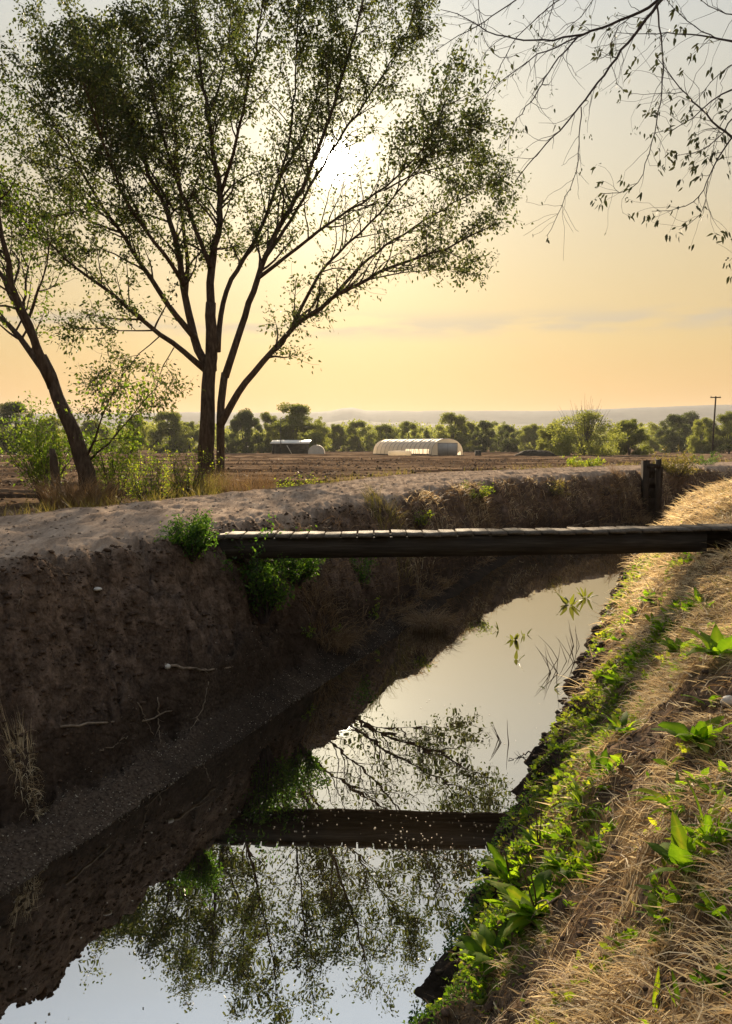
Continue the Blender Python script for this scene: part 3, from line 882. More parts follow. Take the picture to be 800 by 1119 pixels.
def far_proto(kind):
    """A tree of unit height: trunk and crown meshes."""
    w = MB(); LP = []; LA = []
    if kind == 'round':
        w.tube([[0, 0, 0], [.01, 0, .25], [0, .01, .6]], [.03, .025, .01], 6)
        nC = 44; wid = .46; z0, z1 = .05, .93
    elif kind == 'bushy':
        for a in range(5):
            q = a * 1.3; w.tube([[0, 0, 0], [.06 * math.cos(q), .06 * math.sin(q), .3], [.16 * math.cos(q), .16 * math.sin(q), .7]], [.018, .013, .005], 5)
        nC = 60; wid = .60; z0, z1 = .03, .9
    elif kind == 'tall':
        for a in range(3):
            q = a * 2.1; w.tube([[0, 0, 0], [.03 * math.cos(q), .03 * math.sin(q), .4], [.1 * math.cos(q), .1 * math.sin(q), .95]], [.02, .014, .004], 5)
        nC = 46; wid = .36; z0, z1 = .06, .97
    else:   # sparse: many upright bare stems with thin leaf
        nC = 46; wid = .55; z0, z1 = .04, .66
        for a in range(60):
            q = rng.uniform(0, 6.28); s = rng.uniform(.05, .46) ; h = rng.uniform(.6, 1.0) * (1.05 - .6 * s)
            w.tube([[0, 0, 0], [.4 * s * math.cos(q), .4 * s * math.sin(q),   .45 * h], [s * math.cos(q), s * math.sin(q), h]], [.006, .0035, .001], 3, cap=False)
            w.tube([[.4 * s * math.cos(q), .4 * s * math.sin(q), .45 * h], [.6 * s * math.cos(q + .5), .6 * s * math.sin(q + .5), .9 * h]], [.003, .001], 3, cap=False)
    for c in range(int(nC * 1.7)):
        z = z0 + (z1 - z0) * rng.random() ** 1.25; f = (z - z0) / (z1 - z0)
        rr = wid * (math.sqrt(max(0.05, 1 - (1.5 * f - .55) ** 2)) if kind != 'bushy' else math.sqrt(max(0.02, 1 - f ** 2.2))) * math.sqrt(rng.random())
        q = rng.uniform(0, 6.28); ctr = np.array([rr * math.cos(q), rr * math.sin(q), z]); cr = rng.uniform(.06, .14)
        n = int(300 * (cr / .1) ** 2 * (.55 if kind == 'sparse' else 1.15))
        v = unit(rng.normal(0, 1, (n, 3))) * (rng.random(n) ** .45)[:, None] * cr * np.array([1, 1, .8])
        LP.append(ctr + v); LA.append(rng.normal(0, 1, (n, 3)) + np.array([0, 0, .2]))
    return w.mesh('trunk'), quad_leaf_mesh('crown', np.concatenate(LP), np.concatenate(LA), rng.uniform(.018, .03), .017)


FAR = {}
for kd in ('round', 'bushy', 'tall', 'sparse'):
    for v in range(3): FAR[kd, v] = far_proto(kd)
_far_made = {}


def far_tree(x, top, D, kind, var, mat, wide, label, name='distant_tree', base=None):
    key = (kind, var, mat)
    p = P(x, 490, D); p[2] = H(p[0], p[1]) - .1
    ht = P(x, top, D)[2] - p[2]
    t = empty(name, p, label, 'tree', 'trees beyond the field', rng.uniform(0, 6.28))
    if key not in _far_made:
        tm, cm = FAR[kind, var]
        tm = tm.copy(); cm = cm.copy()
        _far_made[key] = (link('trunk', tm, M_TWIG, t), link('crown', cm, M_FAR[mat], t))
    else:
        for src in _far_made[key]:
            c = src.copy(); COL.objects.link(c); c.parent = t
    t.scale = (ht * wide, ht * wide, ht)


far_tree(18, 438, 190, 'round', 0, 2, .95, 'dark bluish round tree behind the leaning elm, at the field edge')
far_tree(-25, 446, 215, 'bushy', 1, 2, 1.1, 'dark bushy tree cut by the picture edge beyond the field')
far_tree(58, 452, 230, 'bushy', 0, 1, 1.0, 'olive bushy tree glimpsed just behind the leaning elm trunk')
far_tree(102, 458, 270, 'bushy', 2, 0, 1.2, 'low hazy tree seen through the suckers of the leaning elm')
far_tree(150, 452, 240, 'bushy', 1, 1, .8, 'yellow green bushy tree midway between the two elms')
far_tree(186, 451, 235, 'tall', 0, 0, 1.2, 'upright tree just before the thick elm trunk, beyond the field')
far_tree(208, 458, 250, 'bushy', 0, 0, .9, 'small bushy tree half hidden by the thick elm trunk')
far_tree(268, 446, 225, 'bushy', 2, 2, .78, 'broad dark bush tree between the thick elm trunk and the lamp pole')
far_tree(292, 450, 245, 'round', 1, 0, .8, 'round tree rising behind the open shed, next to the lamp pole')
far_tree(322, 443, 240, 'tall', 1, 0, 1.35, 'tallest pale tree directly behind the open shed roof')
far_tree(343, 453, 250, 'round', 2, 1, .9, 'light tree behind the small white tent by the shed')
far_tree(366, 461, 290, 'bushy', 0, 0, .9, 'low hazy tree below the small butte on the skyline')
far_tree(392, 459, 300, 'round', 0, 1, 1.1, 'pale tree in the gap between shed and plastic tunnel')
far_tree(420, 462, 290, 'bushy', 1, 0, 1.1, 'low tree behind the far end of the plastic tunnel')
far_tree(446, 460, 300, 'round', 1, 0, 1.0, 'hazy tree behind the middle of the plastic tunnel')
far_tree(463, 466, 262, 'round', 2, 2, .6, 'small dark pointed tree just over the tunnel ridge')
far_tree(494, 452, 285, 'tall', 2, 1, 1.25, 'tall loose pale tree above the tunnel end wall')
far_tree(512, 460, 295, 'bushy', 2, 1, .8, 'pale bushy tree beside the tall loose one above the tunnel')
far_tree(528, 459, 262, 'round', 0, 2, .85, 'large dark round tree just past the plastic tunnel')
far_tree(555, 464, 258, 'round', 1, 2, .9, 'smaller dark round tree above the compost mound')
far_tree(545, 459, 340, 'round', 2, 0, .9, 'hazy tree peeping between the two dark round trees')
far_tree(583, 461, 300, 'bushy', 0, 1, 1.2, 'light green tree between the compost mound and the big willow')
far_tree(610, 463, 290, 'bushy', 1, 0, 1.0, 'low green tree touching the big bare topped willow')
far_tree(638, 430, 165, 'sparse', 0, 1, 1.15, 'big willow with bare upper twigs standing above the field', 'willow_tree')
far_tree(604, 461, 172, 'bushy', 2, 1, .95, 'low skirt of leafy growth at the foot of the big willow')
far_tree(688, 455, 178, 'bushy', 0, 0, 1.0, 'broad green bush tree beside the big willow')
far_tree(716, 460, 300, 'round', 2, 1, 1.0, 'hazy pale tree behind the yellow green bush on the bank')
far_tree(735, 452, 240, 'round', 0, 2, .95, 'dark tree leading up to the power pole')
far_tree(768, 456, 215, 'round', 1, 1, .95, 'light green round tree directly beside the power pole')
far_tree(797, 448, 210, 'bushy', 1, 0, .95, 'olive tree past the power pole, cut by the picture edge')
far_tree(752, 449, 330, 'bushy', 2, 2, 1.1, 'dark far crown peeping over the tree by the power pole')


def far_woods():
    LP = []; LA = []
    px = np.linspace(-260, 1060, 240)
    for k, x in enumerate(px):
        D = rng.uniform(400, 800); top = 463 + 5 * fbm(np.array([x * .02]), np.array([0.]), 5, 3)[0] + rng.uniform(-3, 6)
        b = P(x, 489, D); h = P(x, top, D)[2] - GZ
        n = 420
        v = rng.normal(0, 1, (n, 3)); v = unit(v) * (rng.random(n) ** .4)[:, None]
        LP.append(np.array([b[0], b[1], GZ + h * .5]) + v * np.array([h * .65, h * .6, h * .5])); LA.append(rng.normal(0, 1, (n, 3)))
    p = np.concatenate(LP)
    tag(link('far_woods', quad_leaf_mesh('far_woods', p, np.concatenate(LA), 1.7, 1.3), M_FAR[1]), 'hazy band of far woodland below the hills', 'woodland', kind='stuff')


far_woods()


def hoop_house():
    D = 172.0
    c = P(489, 497, D); c[2] = GZ - .02
    al = math.radians(54)
    ax = np.array([-math.cos(al), math.sin(al), 0]); sd = np.array([math.sin(al), math.cos(al), 0])
    Wd, Ht, Ln = 9.4, 3.75, 21.5
    root = empty('hoop_house', c, 'white plastic covered hoop house standing beyond the ploughed field', 'greenhouse')
    a = np.linspace(0, math.pi, 25)
    prof = np.stack([-np.cos(a) * Wd / 2 * (1 - .0 * np.sin(a)), np.sin(a) ** .72 * Ht], 1)
    def at(u, s, z): return ax * u + sd * s + np.array([0, 0, z])
    nseg = 42
    V = []
    for k in range(nseg + 1):
        u = Ln * k / nseg
        sag = 1 - .012 * (k % 2)
        V += [at(u, p[0] * sag, p[1] * sag) for p in prof]
    m = len(prof); V = np.array(V)
    i = np.arange(nseg)[:, None] * m; j = np.arange(4, m - 5)[None, :] if False else np.arange(m - 1)[None, :]
    # film stops above the rolled-up side on the near half
    Q = np.stack([i + j, i + j + 1, i + m + j + 1, i + m + j], -1)
    keep = np.ones(Q.shape[:2], bool); keep[2:18, 0:2] = False; keep[2:18, -2:] = False
    Q = Q[keep]
    link('film_cover', mesh_from('film_cover', V, Q, np.tile(rng.random(m), nseg + 1), True), M_FILM, root)
    for k in range(0, nseg + 1, 3):
        mb = MB(); mb.tube([at(Ln * k / nseg, p[0] * 1.006, p[1] * 1.006) for p in prof], .05, 5)
        link('hoop', mb.mesh('hoop'), M_STEEL, root)
    for u, nm in ((-.02, 'end_wall'), (Ln + .02, 'end_wall')):
        Vv = np.array([at(u, p[0], p[1]) for p in prof] + [at(u, 0, 0)])
        link(nm, mesh_from(nm, Vv, np.array([[k, k + 1, m] for k in range(m - 1)]), np.full(m + 1, .5)), M_FILM, root)
    mb = MB()
    for s in (-2.9, 0, 2.9): mb.tube([at(-.08, s, 0), at(-.08, s, 2.75)], .06, 5)
    mb.tube([at(-.08, -2.9, 2.75), at(-.08, 2.9, 2.75)], .06, 5)
    fr = link('door_frame', mb.mesh('door_frame'), M_STEEL, root)
    Vv = np.array([at(-.05, -2.8, 0.02), at(-.05, 2.8, 0.02), at(-.05, 2.8, 2.7), at(-.05, -2.8, 2.7)])
    Vv = np.concatenate([Vv, Vv - ax * .04])
    m2 = solid('grey_door_sheet', [(0.3, (0.36, 0.36, 0.36)), (0.7, (0.46, 0.45, 0.44))], 1, .7, 0)
    link('door', mesh_from('door', Vv, np.array([[0, 1, 2, 3], [7, 6, 5, 4], [0, 4, 5, 1], [1, 5, 6, 2], [2, 6, 7, 3], [3, 7, 4, 0]]), np.full(8, .5)), m2, root)
    for s in (-1, 1):
        mb = MB(); s0 = s * (Wd / 2 + .03)
        P0 = at(0, s0, 0); P1 = at(Ln, s0, 0)
        mb.tube([P0 + [0, 0, .12], P1 + [0, 0, .12]], .14, 4)
        link('base_rail', mb.mesh('base_rail'), M_PLANK, root)
    # a low white roll of film lying by the tunnel
    r = P(437, 496, 163); r[2] = GZ
    mb = MB(); mb.tube([np.array([-2.4, 0, .55]), np.array([0, .05, .6]), np.array([2.4, 0, .5])], [.5, .55, .5], 10)
    tag(link('film_roll', mb.mesh('film_roll', True), M_FILM, None, r), 'long low white roll lying before the plastic tunnel', 'film roll')


hoop_house()


def shed():
    D = 205.0
    a = P(298, 495, D); b = P(336, 495, D); k = D / F
    root = empty('open_shed', (a[0], D, GZ), 'open sided farm shed with a pale sheet roof at the field edge', 'shed')
    w = b[0] - a[0]; h = P(300, 483.5, D)[2] - GZ
    mb = MB()
    V = np.array([[-.6, -1.0, h - .35], [w + .6, -1.0, h - .35], [w + .6, 6, h + .55], [-.6, 6, h + .55]])
    V = np.concatenate([V, V + [0, 0, .14]])
    mb.add(V, [[0, 3, 2, 1], [4, 5, 6, 7], [0, 1, 5, 4], [1, 2, 6, 5], [2, 3, 7, 6], [3, 0, 4, 7]])
    link('roof', mb.mesh('roof'), M_ROOF, root)
    for q in range(5):
        mb = MB(); mb.tube([[w * q / 4, -.6, -.1], [w * q / 4, -.6, h - .3]], .09, 6)
        link('post', mb.mesh('post'), M_SHADE, root)
    mb = MB(); mb.box((0, 5.2, -.1), (w, 5.35, h + .3)); mb.box((-.1, -.5, -.1), (.06, 5.3, h - .2))
    link('wall', mb.mesh('wall'), M_SHADE, root)
    mb = MB()
    mb.tube([[w * .42, -.9, h * .75], [w * .56, -1.0, 0.0]], .1, 5)
    link('brace', mb.mesh('brace'), M_ROOF, root)
    # little white tent
    c = P(346, 496, 198); r = empty('white_tent', (c[0], c[1], GZ), 'small white tent shelter next to the open shed', 'tent')
    aa = np.linspace(0, math.pi, 11); mb = MB()
    pr = np.stack([-np.cos(aa) * 2.1, np.sin(aa) ** .8 * 2.35], 1)
    V = np.concatenate([np.stack([pr[:, 0], np.full(11, y), pr[:, 1]], 1) for y in (-1.6, 0, 2.6)])
    i = np.arange(2)[:, None] * 11; j = np.arange(10)[None, :]
    mb.add(V, np.stack([i + j, i + j + 1, i + 12 + j, i + 11 + j], -1).reshape(-1, 4))
    link('canopy', mb.mesh('canopy', True), M_FILM, r)
    V = np.concatenate([np.stack([pr[:, 0], np.full(11, -1.58), pr[:, 1]], 1), [[0, -1.58, 0]]])
    link('end_wall', mesh_from('end_wall', V, np.array([[k_, k_ + 1, 11] for k_ in range(10)]), np.full(12, .3)), M_ROOF, r)
    # lamp pole
    c = P(307, 490, 200); r = empty('lamp_pole', (c[0], c[1], GZ), 'slim yard lamp pole rising in front of the open shed', 'lamp pole')
    hh = P(307, 457, 200)[2] - GZ
    mb = MB(); mb.tube([[0, 0, -.2], [0, 0, hh]], [.14, .09], 8); link('pole', mb.mesh('pole'), M_SHADE, r)
    mb = MB(); mb.tube([[-.1, 0, hh - .4], [.5, -.3, hh - .1], [.9, -.5, hh - .05]], .06, 6); ar = link('arm', mb.mesh('arm'), M_STEEL, r)
    mb = MB(); mb.tube([[.5, -.3, hh - .1], [.8, -.5, hh - .1], [1.3, -.8, hh - .15]], [.12, .25, .12], 8); link('lamp_head', mb.mesh('lamp_head'), M_ROOF, ar)


shed()


def power_pole():
    D = 150.0
    b = P(778.5, 491, D); t = P(781, 433, D)
    r = empty('power_pole', (b[0], b[1], GZ), 'dark wooden power pole with a short crossarm', 'pole')
    o = np.array([b[0], b[1], GZ]); h = t[2] - GZ
    mb = MB(); mb.tube([[0, 0, -.3], [.12, 0, h * .5], [.28, 0, h]], [.2, .17, .13], 8); link('pole', mb.mesh('pole', True), M_DARKWOOD, r)
    mb = MB(); mb.box((-.75, -.09, h - .32), (1.25, -.2 + .29, h - .12)); ca = link('crossarm', mb.mesh('crossarm'), M_DARKWOOD, r)
    for x in (-.6, 1.1):
        mb = MB(); mb.tube([[x, 0, h - .12], [x, 0, h + .02], [x, 0, h + .1]], [.05, .08, .04], 6); link('insulator', mb.mesh('insulator'), M_STEEL, ca)


power_pole()


def mound_and_bin():
    c = P(585, 493, 160); th = np.linspace(0, 2 * math.pi, 40)[:-1]; V = []; rr = np.linspace(1, 0, 12)
    for r in rr:
        x = np.cos(th) * r * 4.6; y = np.sin(th) * r * 2.6
        z = 1.35 * (1 - r ** 2) ** .8 * (1 + .3 * fbm(x * .8 + 4, y * .8, 3, 3)) + .1 * fbm(x * 3, y * 3, 4, 2)
        V.append(np.stack([x, y, z - .1 * (r == 1)], 1))
    V = np.concatenate(V); n = 39
    i = np.arange(11)[:, None] * n; j = np.arange(n)[None, :]; k = (j + 1) % n
    Q = np.stack([i + j, i + k, i + n + k, i + n + j], -1).reshape(-1, 4)
    tag(link('compost_mound', mesh_from('compost_mound', V, Q, None, True), M_MOUND, None, (c[0], c[1], GZ - .05)), 'low dark compost mound at the far edge of the field', 'mound')
    c = P(522.5, 494, 165); r = empty('wooden_bin', (c[0], c[1], GZ), 'small dark box bin past the end of the plastic tunnel', 'bin')
    mb = MB(); mb.box((-.6, -.5, -.05), (.6, .5, 1.0), jit=.02); link('box', mb.mesh('box'), M_SHADE, r)
    mb = MB(); mb.box((-.66, -.56, 1.02), (.66, .56, 1.12), jit=.02); link('lid', mb.mesh('lid'), M_SHADE, r)


mound_and_bin()


# ------------------------------------------------------------------ shrubs and weeds
def shrub(name, base, h, r, nst, nl, ll, mat, label, cat='shrub', lean=(0, 0), smat=None, shape=1.0, group=None):
    wood = MB(); LP = []; LA = []
    base = np.asarray(base, float)
    for k in range(nst):
        a = rng.uniform(0, 6.28); s = r * rng.uniform(.15, 1) ** .7
        d = np.array([math.cos(a) * s / h * shape + lean[0], math.sin(a) * s / h * shape + lean[1], 1.0])
        b = grow([.12 * r * math.cos(a), .12 * r * math.sin(a), -.05], d, h * rng.uniform(.55, 1.08), .12, -.01, 7)
        wood.tube(b, np.linspace(.004 + .006 * h, .0015, 8), 4, cap=False)
        for q in range(4):
            i = rng.integers(2, 7); sd = unit(rng.normal(0, 1, 3)); sd[2] = abs(sd[2]) * .6
            t = grow(b[i], unit(b[i] - b[i - 1]) * .5 + sd, h * rng.uniform(.12, .32), .2, 0, 3)
            wood.tube(t, np.linspace(.003, .001, 4), 3, cap=False)
            n = max(1, int(nl / nst / 5)); j = rng.integers(1, 4, n)
            LP.append(t[j] + rng.normal(0, .018 + .02 * h, (n, 3))); LA.append(rng.normal(0, .7, (n, 3)) + np.array([0, 0, .25]))
        n = max(1, int(nl / nst / 5)); j = rng.integers(2, 8, n)
        LP.append(b[j] + rng.normal(0, .02 + .02 * h, (n, 3))); LA.append(rng.normal(0, .7, (n, 3)) + np.array([0, 0, .3]))
    root = empty(name, base, label, cat, group)
    link('stem', wood.mesh('stem', True), smat or M_TWIG, root)
    p = np.concatenate(LP); k = rng.uniform(.6, 1.2, len(p))
    link('foliage', leaf_mesh('foliage', p, np.concatenate(LA), ll * k, ll * .42 * k), mat, root)
    return root


shrub('green_shrub', hit(209, 608), .52, .34, 34, 3600, .042, M_SHRUB, 'dense bright green shrub on the bank top where the bridge begins')
shrub('green_shrub', hit(286, 676), 1.15, .55, 34, 3400, .055, M_SHRUB, 'tall airy dark green shrub growing from the bank under the bridge', shape=1.2)
shrub('green_shrub', hit(322, 636), .7, .6, 26, 2600, .05, M_SHRUB, 'thin arching shrub with pale tips just under the bridge beam')
for px, h, r, nl, mt, lb in (((520, 545), .55, .8, 700, M_COVER, 'low greenish weed clump on the far bank crest below the plastic tunnel'),
                             ((600, 540), .7, 1.1, 900, M_YGRASS, 'straw coloured weed clump on the far bank before the willow'),
                             ((770, 508), .8, 1.6, 900, M_SHRUB, 'dark green weeds on the far bank under the power pole'),
                             ((460, 575), .4, .3, 300, M_COVER, 'small green weed just above the middle of the bridge deck'),
                             ((660, 540), .6, .9, 700, M_STRAW2, 'brown weed clump on the far bank beside the headgate')):
    shrub('bank_weed', hit(*px), h, r, 24, nl, .06, mt, lb, 'weed')
shrub('leafy_sprig', hit(408, 676), .38, .12, 4, 60, .07, M_LEAF2, 'lone sunlit leafy sprig under the middle of the bridge', 'weed')
shrub('leafy_sprig', hit(338, 696), .22, .16, 5, 80, .05, M_LEAF2, 'low yellow green sprig on the bank below the tall shrub', 'weed')
shrub('leafy_sprig', hit(366, 690), .14, .08, 3, 30, .05, M_LEAF2, 'tiny green sprig between the two sprigs under the bridge', 'weed')
shrub('leafy_sprig', hit(395, 640), .7, .3, 9, 500, .05, M_SHRUB, 'shaded green weed hanging in the dark below the beam', 'weed')
shrub('yellow_green_bush', hit(737, 520), 1.2, 1.5, 40, 2600, .09, M_YGRASS, 'yellow green bush beside the old wooden headgate', shape=1.0)
shrub('yellow_green_bush', hit(655, 512) + np.array([0, 2.5, 0]), .75, 1.9, 34, 1500, .08, M_COVER, 'low green weeds at the field edge before the big willow', 'weed')
shrub('elm_sucker', P(52, 560, 29) * [1, 1, 0] + [0, 0, .85], 4.0, 1.7, 40, 3900, .14, M_LEAF2, 'bushy green suckers round a broken stem beside the leaning elm')
shrub('elm_sucker', P(126, 556, 28.6) * [1, 1, 0] + [0, 0, .85], 3.7, 1.5, 30, 2300, .13, M_LEAF2, 'light green suckers growing up on the field side of the leaning elm')
shrub('field_weed', P(165, 550, 27) * [1, 1, 0] + [0, 0, .85], 2.2, 1.7, 40, 1800, .09, M_COVER, 'thin green weeds between the two elms at the track edge', 'weed')
shrub('field_weed', P(203, 548, 32) * [1, 1, 0] + [0, 0, .85], 2.6, 1.3, 30, 1300, .09, M_COVER, 'taller thin weeds leaning on the thick elm trunk', 'weed')
shrub('field_weed', P(330, 530, 31) * [1, 1, 0] + [0, 0, .85], 1.3, 2.4, 36, 1300, .08, M_COVER, 'low green weeds past the thick elm trunk at the track edge', 'weed')
shrub('field_weed', P(425, 515, 38) * [1, 1, 0] + [0, 0, .85], 1.2, 2.4, 26, 1000, .09, M_YGRASS, 'small yellowish weed patch on the track edge below the plastic tunnel', 'weed')

# broken stem
bs = P(62, 556, 26.6); bs[2] = .8
mb = MB(); mb.tube([[0, 0, 0], [0, .02, .9], [-.05, 0, 1.7], [-.09, 0, 2.1]], [.2, .17, .14, .09], 9)
tag(link('broken_stem', mb.mesh('broken_stem', True), M_BARK, None, bs), 'dark broken tree stem standing in the suckers', 'stump')


def tuft(name, base, n, h, spread, mat, label, droop=1.1, wd=.006, group=None, cat='dry grass', up=(1.0, 1.5), lie=None):
    base = np.asarray(base, float)
    a = rng.uniform(0, 6.28, n); s = spread * np.sqrt(rng.random(n))
    pos = base + np.stack([np.cos(a) * s, np.sin(a) * s, np.zeros(n)], 1)
    pos[:, 2] = np.maximum(H(pos[:, 0], pos[:, 1]), 0) - .01
    az = a + rng.normal(0, .9, n) if lie is None else lie + rng.normal(0, .6, n)
    me = blade_mesh(name, pos, az, rng.uniform(up[0], up[1], n), h * rng.uniform(.5, 1.1, n), wd * rng.uniform(.6, 1.2, n), droop * rng.uniform(.5, 1.4, n), 5)
    v = np.empty(len(me.vertices) * 3, np.float32); me.vertices.foreach_get('co', v)
    me.vertices.foreach_set('co', (v.reshape(-1, 3) - base.astype(np.float32)).ravel()); me.update()
    return tag(link(name, me, mat, None, base), label, cat, group)


tuft('dry_grass_tuft', P(86, 562, 25.5) * [1, 1, 0] + [0, 0, .85], 1100, 1.5, 1.1, M_STRAW2, 'tall brown dry grass round the foot of the leaning elm', .9, .016)
tuft('dry_grass_tuft', P(264, 536, 34) * [1, 1, 0] + [0, 0, .85], 1300, 1.2, 1.5, M_STRAW2, 'brown dry grass just past the thick elm trunk', .6, .012)
tuft('dry_grass_tuft', P(213, 545, 33) * [1, 1, 0] + [0, 0, .85], 900, 1.3, 1.2, M_YGRASS, 'yellowish tall grass at the foot of the thick elm trunk', .5, .010)
tuft('dry_grass_tuft', hit(470, 688), 900, .55, .28, M_STRAW2, 'round brown dry grass tuft hanging at the water edge under the bridge', 2.2, .006)
tuft('dry_grass_tuft', hit(425, 580), 350, .45, .45, M_YGRASS, 'straw yellow grass tuft on the bank just behind the bridge deck', .9, .010)
tuft('dry_grass_tuft', hit(350, 668), 700, .6, .4, M_STRAW2, 'shaded brown grass hanging below the beam beside the tall shrub', 2.2, .006)
tuft('root_tuft', hit(28, 836), 420, .15, .11, M_STRAW, 'tangled tuft of pale dead roots low on the bare bank', 2.8, .004, up=(-.3, 1.1), cat='roots')
tuft('dry_grass_tuft', hit(690, 545), 500, .6, .8, M_STRAW2, 'brown dry grass on the far bank in front of the headgate', 1.2, .012)


def stick(name, pts, r0, r1, mat, label, cat):
    p, L = polyline([hit(x, y) + np.array([0, 0, dz]) for x, y, dz in pts], 16)
    p[1:-1] += rng.normal(0, .008, (14, 3))
    mb = MB(); b = p[0].copy(); mb.tube(p - b, np.linspace(r0, r1, 16), 6)
    for q in range(3):
        i = rng.integers(4, 14); g = grow(p[i] - b, unit(p[i + 1] - p[i]) + rng.normal(0, .7, 3), L * .2, .25, 0, 4)
        mb.tube(g, np.linspace(r1 * 1.1, r1 * .3, 5), 4, cap=False)
    return tag(link(name, mb.mesh(name, True), mat, None, b), label, cat)


stick('exposed_root', [(66, 798, .03), (110, 796, .05), (160, 792, .04), (188, 780, .03)], .012, .006, M_ROOT, 'long thin exposed root lying level across the bare bank', 'root')
stick('exposed_root', [(180, 728, .02), (200, 736, .05), (222, 738, .05), (252, 732, .03)], .018, .008, M_ROOT, 'thick crooked root beside the small white stone', 'root')
stick('exposed_root', [(172, 764, .02), (173, 790, .04), (175, 815, .02)], .008, .004, M_ROOT, 'short root hanging straight down the undercut bank', 'root')
stick('exposed_root', [(228, 750, .05), (220, 780, .03), (208, 800, .02)], .007, .003, M_ROOT, 'slim dead stalk leaning on the bare bank', 'root')
stick('exposed_root', [(150, 770, .02), (158, 790, .05), (168, 806, .03)], .007, .003, M_ROOT, 'thin forked root under the small white stone', 'root')
stick('exposed_root', [(100, 826, .02), (125, 818, .03), (140, 806, .02)], .006, .003, M_ROOT, 'fine root creeping along the foot of the bank by the root tuft', 'root')
stick('exposed_root', [(24, 640, .03), (26, 655, .04), (18, 672, .02)], .007, .003, M_ROOT, 'pale twig stuck high in the bare bank near the track', 'root')
stick('fallen_stick', [(622, 578, .08), (640, 574, .1), (657, 568, .12)], .02, .012, M_ROOT, 'pale stick lying on the far bank above the bridge', 'stick')
stick('fallen_stick', [(560, 1010, .03), (590, 998, .06), (640, 990, .06)], .006, .003, M_ROOT, 'long straw coloured stalk lying below the broad leaved dock', 'stick')
stick('fallen_stick', [(588, 1105, .02), (612, 1083, .04), (628, 1077, .04)], .006, .004, M_ROOT, 'bent dry twig on the bare patch near the water', 'stick')
stick('fallen_stick', [(584, 823, .02), (572, 826, .01), (556, 832, 0.005)], .008, .003, M_TWIG, 'dark twig poking out over the water from the muddy edge', 'stick')


def stone(px, r, label, flat=.75):
    b = hit(*px); th = np.linspace(0, math.pi, 9); ph = np.linspace(0, 2 * math.pi, 13)[:-1]
    T, Ph = np.meshgrid(th, ph, indexing='ij')
    V = np.stack([np.sin(T) * np.cos(Ph), np.sin(T) * np.sin(Ph) * .85, np.cos(T) * flat], -1).reshape(-1, 3)
    V *= r * (1 + .22 * fbm(V[:, 0] * 2 + px[0], V[:, 1] * 2 + V[:, 2] * 1.7, 5, 3))[:, None]
    i = np.arange(8)[:, None] * 12; j = np.arange(12)[None, :]; k = (j + 1) % 12
    tag(link('stone', mesh_from('stone', V + [0, 0, r * flat * .6], np.stack([i + j, i + k, i + 12 + k, i + 12 + j], -1).reshape(-1, 4), None, True), M_STONE, None, b), label, 'stone')


stone((183, 730), .035, 'small white stone in the bare bank')
stone((106, 645), .045, 'flat pale stone high in the bare bank below the track', .4)
stone((796, 770), .04, 'pale stone on the grassy bank among dry stems')


# ------------------------------------------------------------------ broad-leaved docks on the grassy bank
def big_leaf(mb, base, az, el, bend, L, W, t):
    K = 8; p = np.array(base, float); rows = []
    roll = rng.normal(0, .35); wave = rng.uniform(0, 6)
    for k in range(K + 1):
        f = k / K; e = el - bend * f
        d = np.array([math.cos(az) * math.cos(e), math.sin(az) * math.cos(e), math.sin(e)])
        s = np.array([-math.sin(az), math.cos(az), 0.0]); nn = np.cross(d, s) * -1
        s = s * math.cos(roll) + nn * math.sin(roll)
        w = W * (math.sin(math.pi * min(1, .06 + f * .94) ** .8) ** .75 * (1 - .25 * f) if f > .14 else .12)
        w = max(w, W * .05) * .5
        wv = .09 * W * math.sin(f * 13 + wave)
        rows += [p + s * w + nn * (w * .2 + wv * .6), p.copy(), p - s * w + nn * (w * .2 - wv * .6)]
        p = p + d * L / K
    i = np.arange(K)[:, None] * 3; j = np.arange(2)[None, :]
    tt = np.clip(np.tile([t - .08, t + .32, t - .08], K + 1) + rng.normal(0, .05, 3 * (K + 1)), 0, 1)
    mb.add(np.array(rows), np.stack([i + j, i + j + 1, i + 4 + j, i + 3 + j], -1).reshape(-1, 4), tt)


DOCKS = []


def dock(base, n, L, W, label, az0=None, stalk=0, up=(.5, 1.25), mat=None, bend=(.5, 1.5), name='dock_plant'):
    base = np.asarray(base, float)
    root = empty(name, base, label, 'weed', 'broad leaved weeds on the grassy bank')
    mb = MB()
    L *= .9; DOCKS.append((base, L * .62))
    W *= 1.3 if n > 2 and W > .03 else 1.0
    for k in range(int(n * 2.2) if n > 2 else n):
        az = rng.uniform(0, 6.28) if az0 is None else az0 + rng.normal(0, .9)
        l = L * rng.uniform(.35, 1.1)
        big_leaf(mb, [.02 * math.cos(az), .02 * math.sin(az), .0], az, rng.uniform(*up), rng.uniform(*bend), l, W * l / L * rng.uniform(.8, 1.2), float(np.clip(rng.normal(.5, .28), 0, 1)))
    link('foliage', mb.mesh('foliage', True), mat or M_DOCK, root)
    if stalk:
        st = MB()
        for q in range(2):
            g = grow([0, 0, 0], [rng.normal(-.3, .2), rng.normal(0, .2), 1], stalk * rng.uniform(.7, 1.1), .08, 0, 6)
            st.tube(g, np.linspace(.006, .002, 7), 5)
        link('stem', st.mesh('stem', True), M_REED, root)
    return root


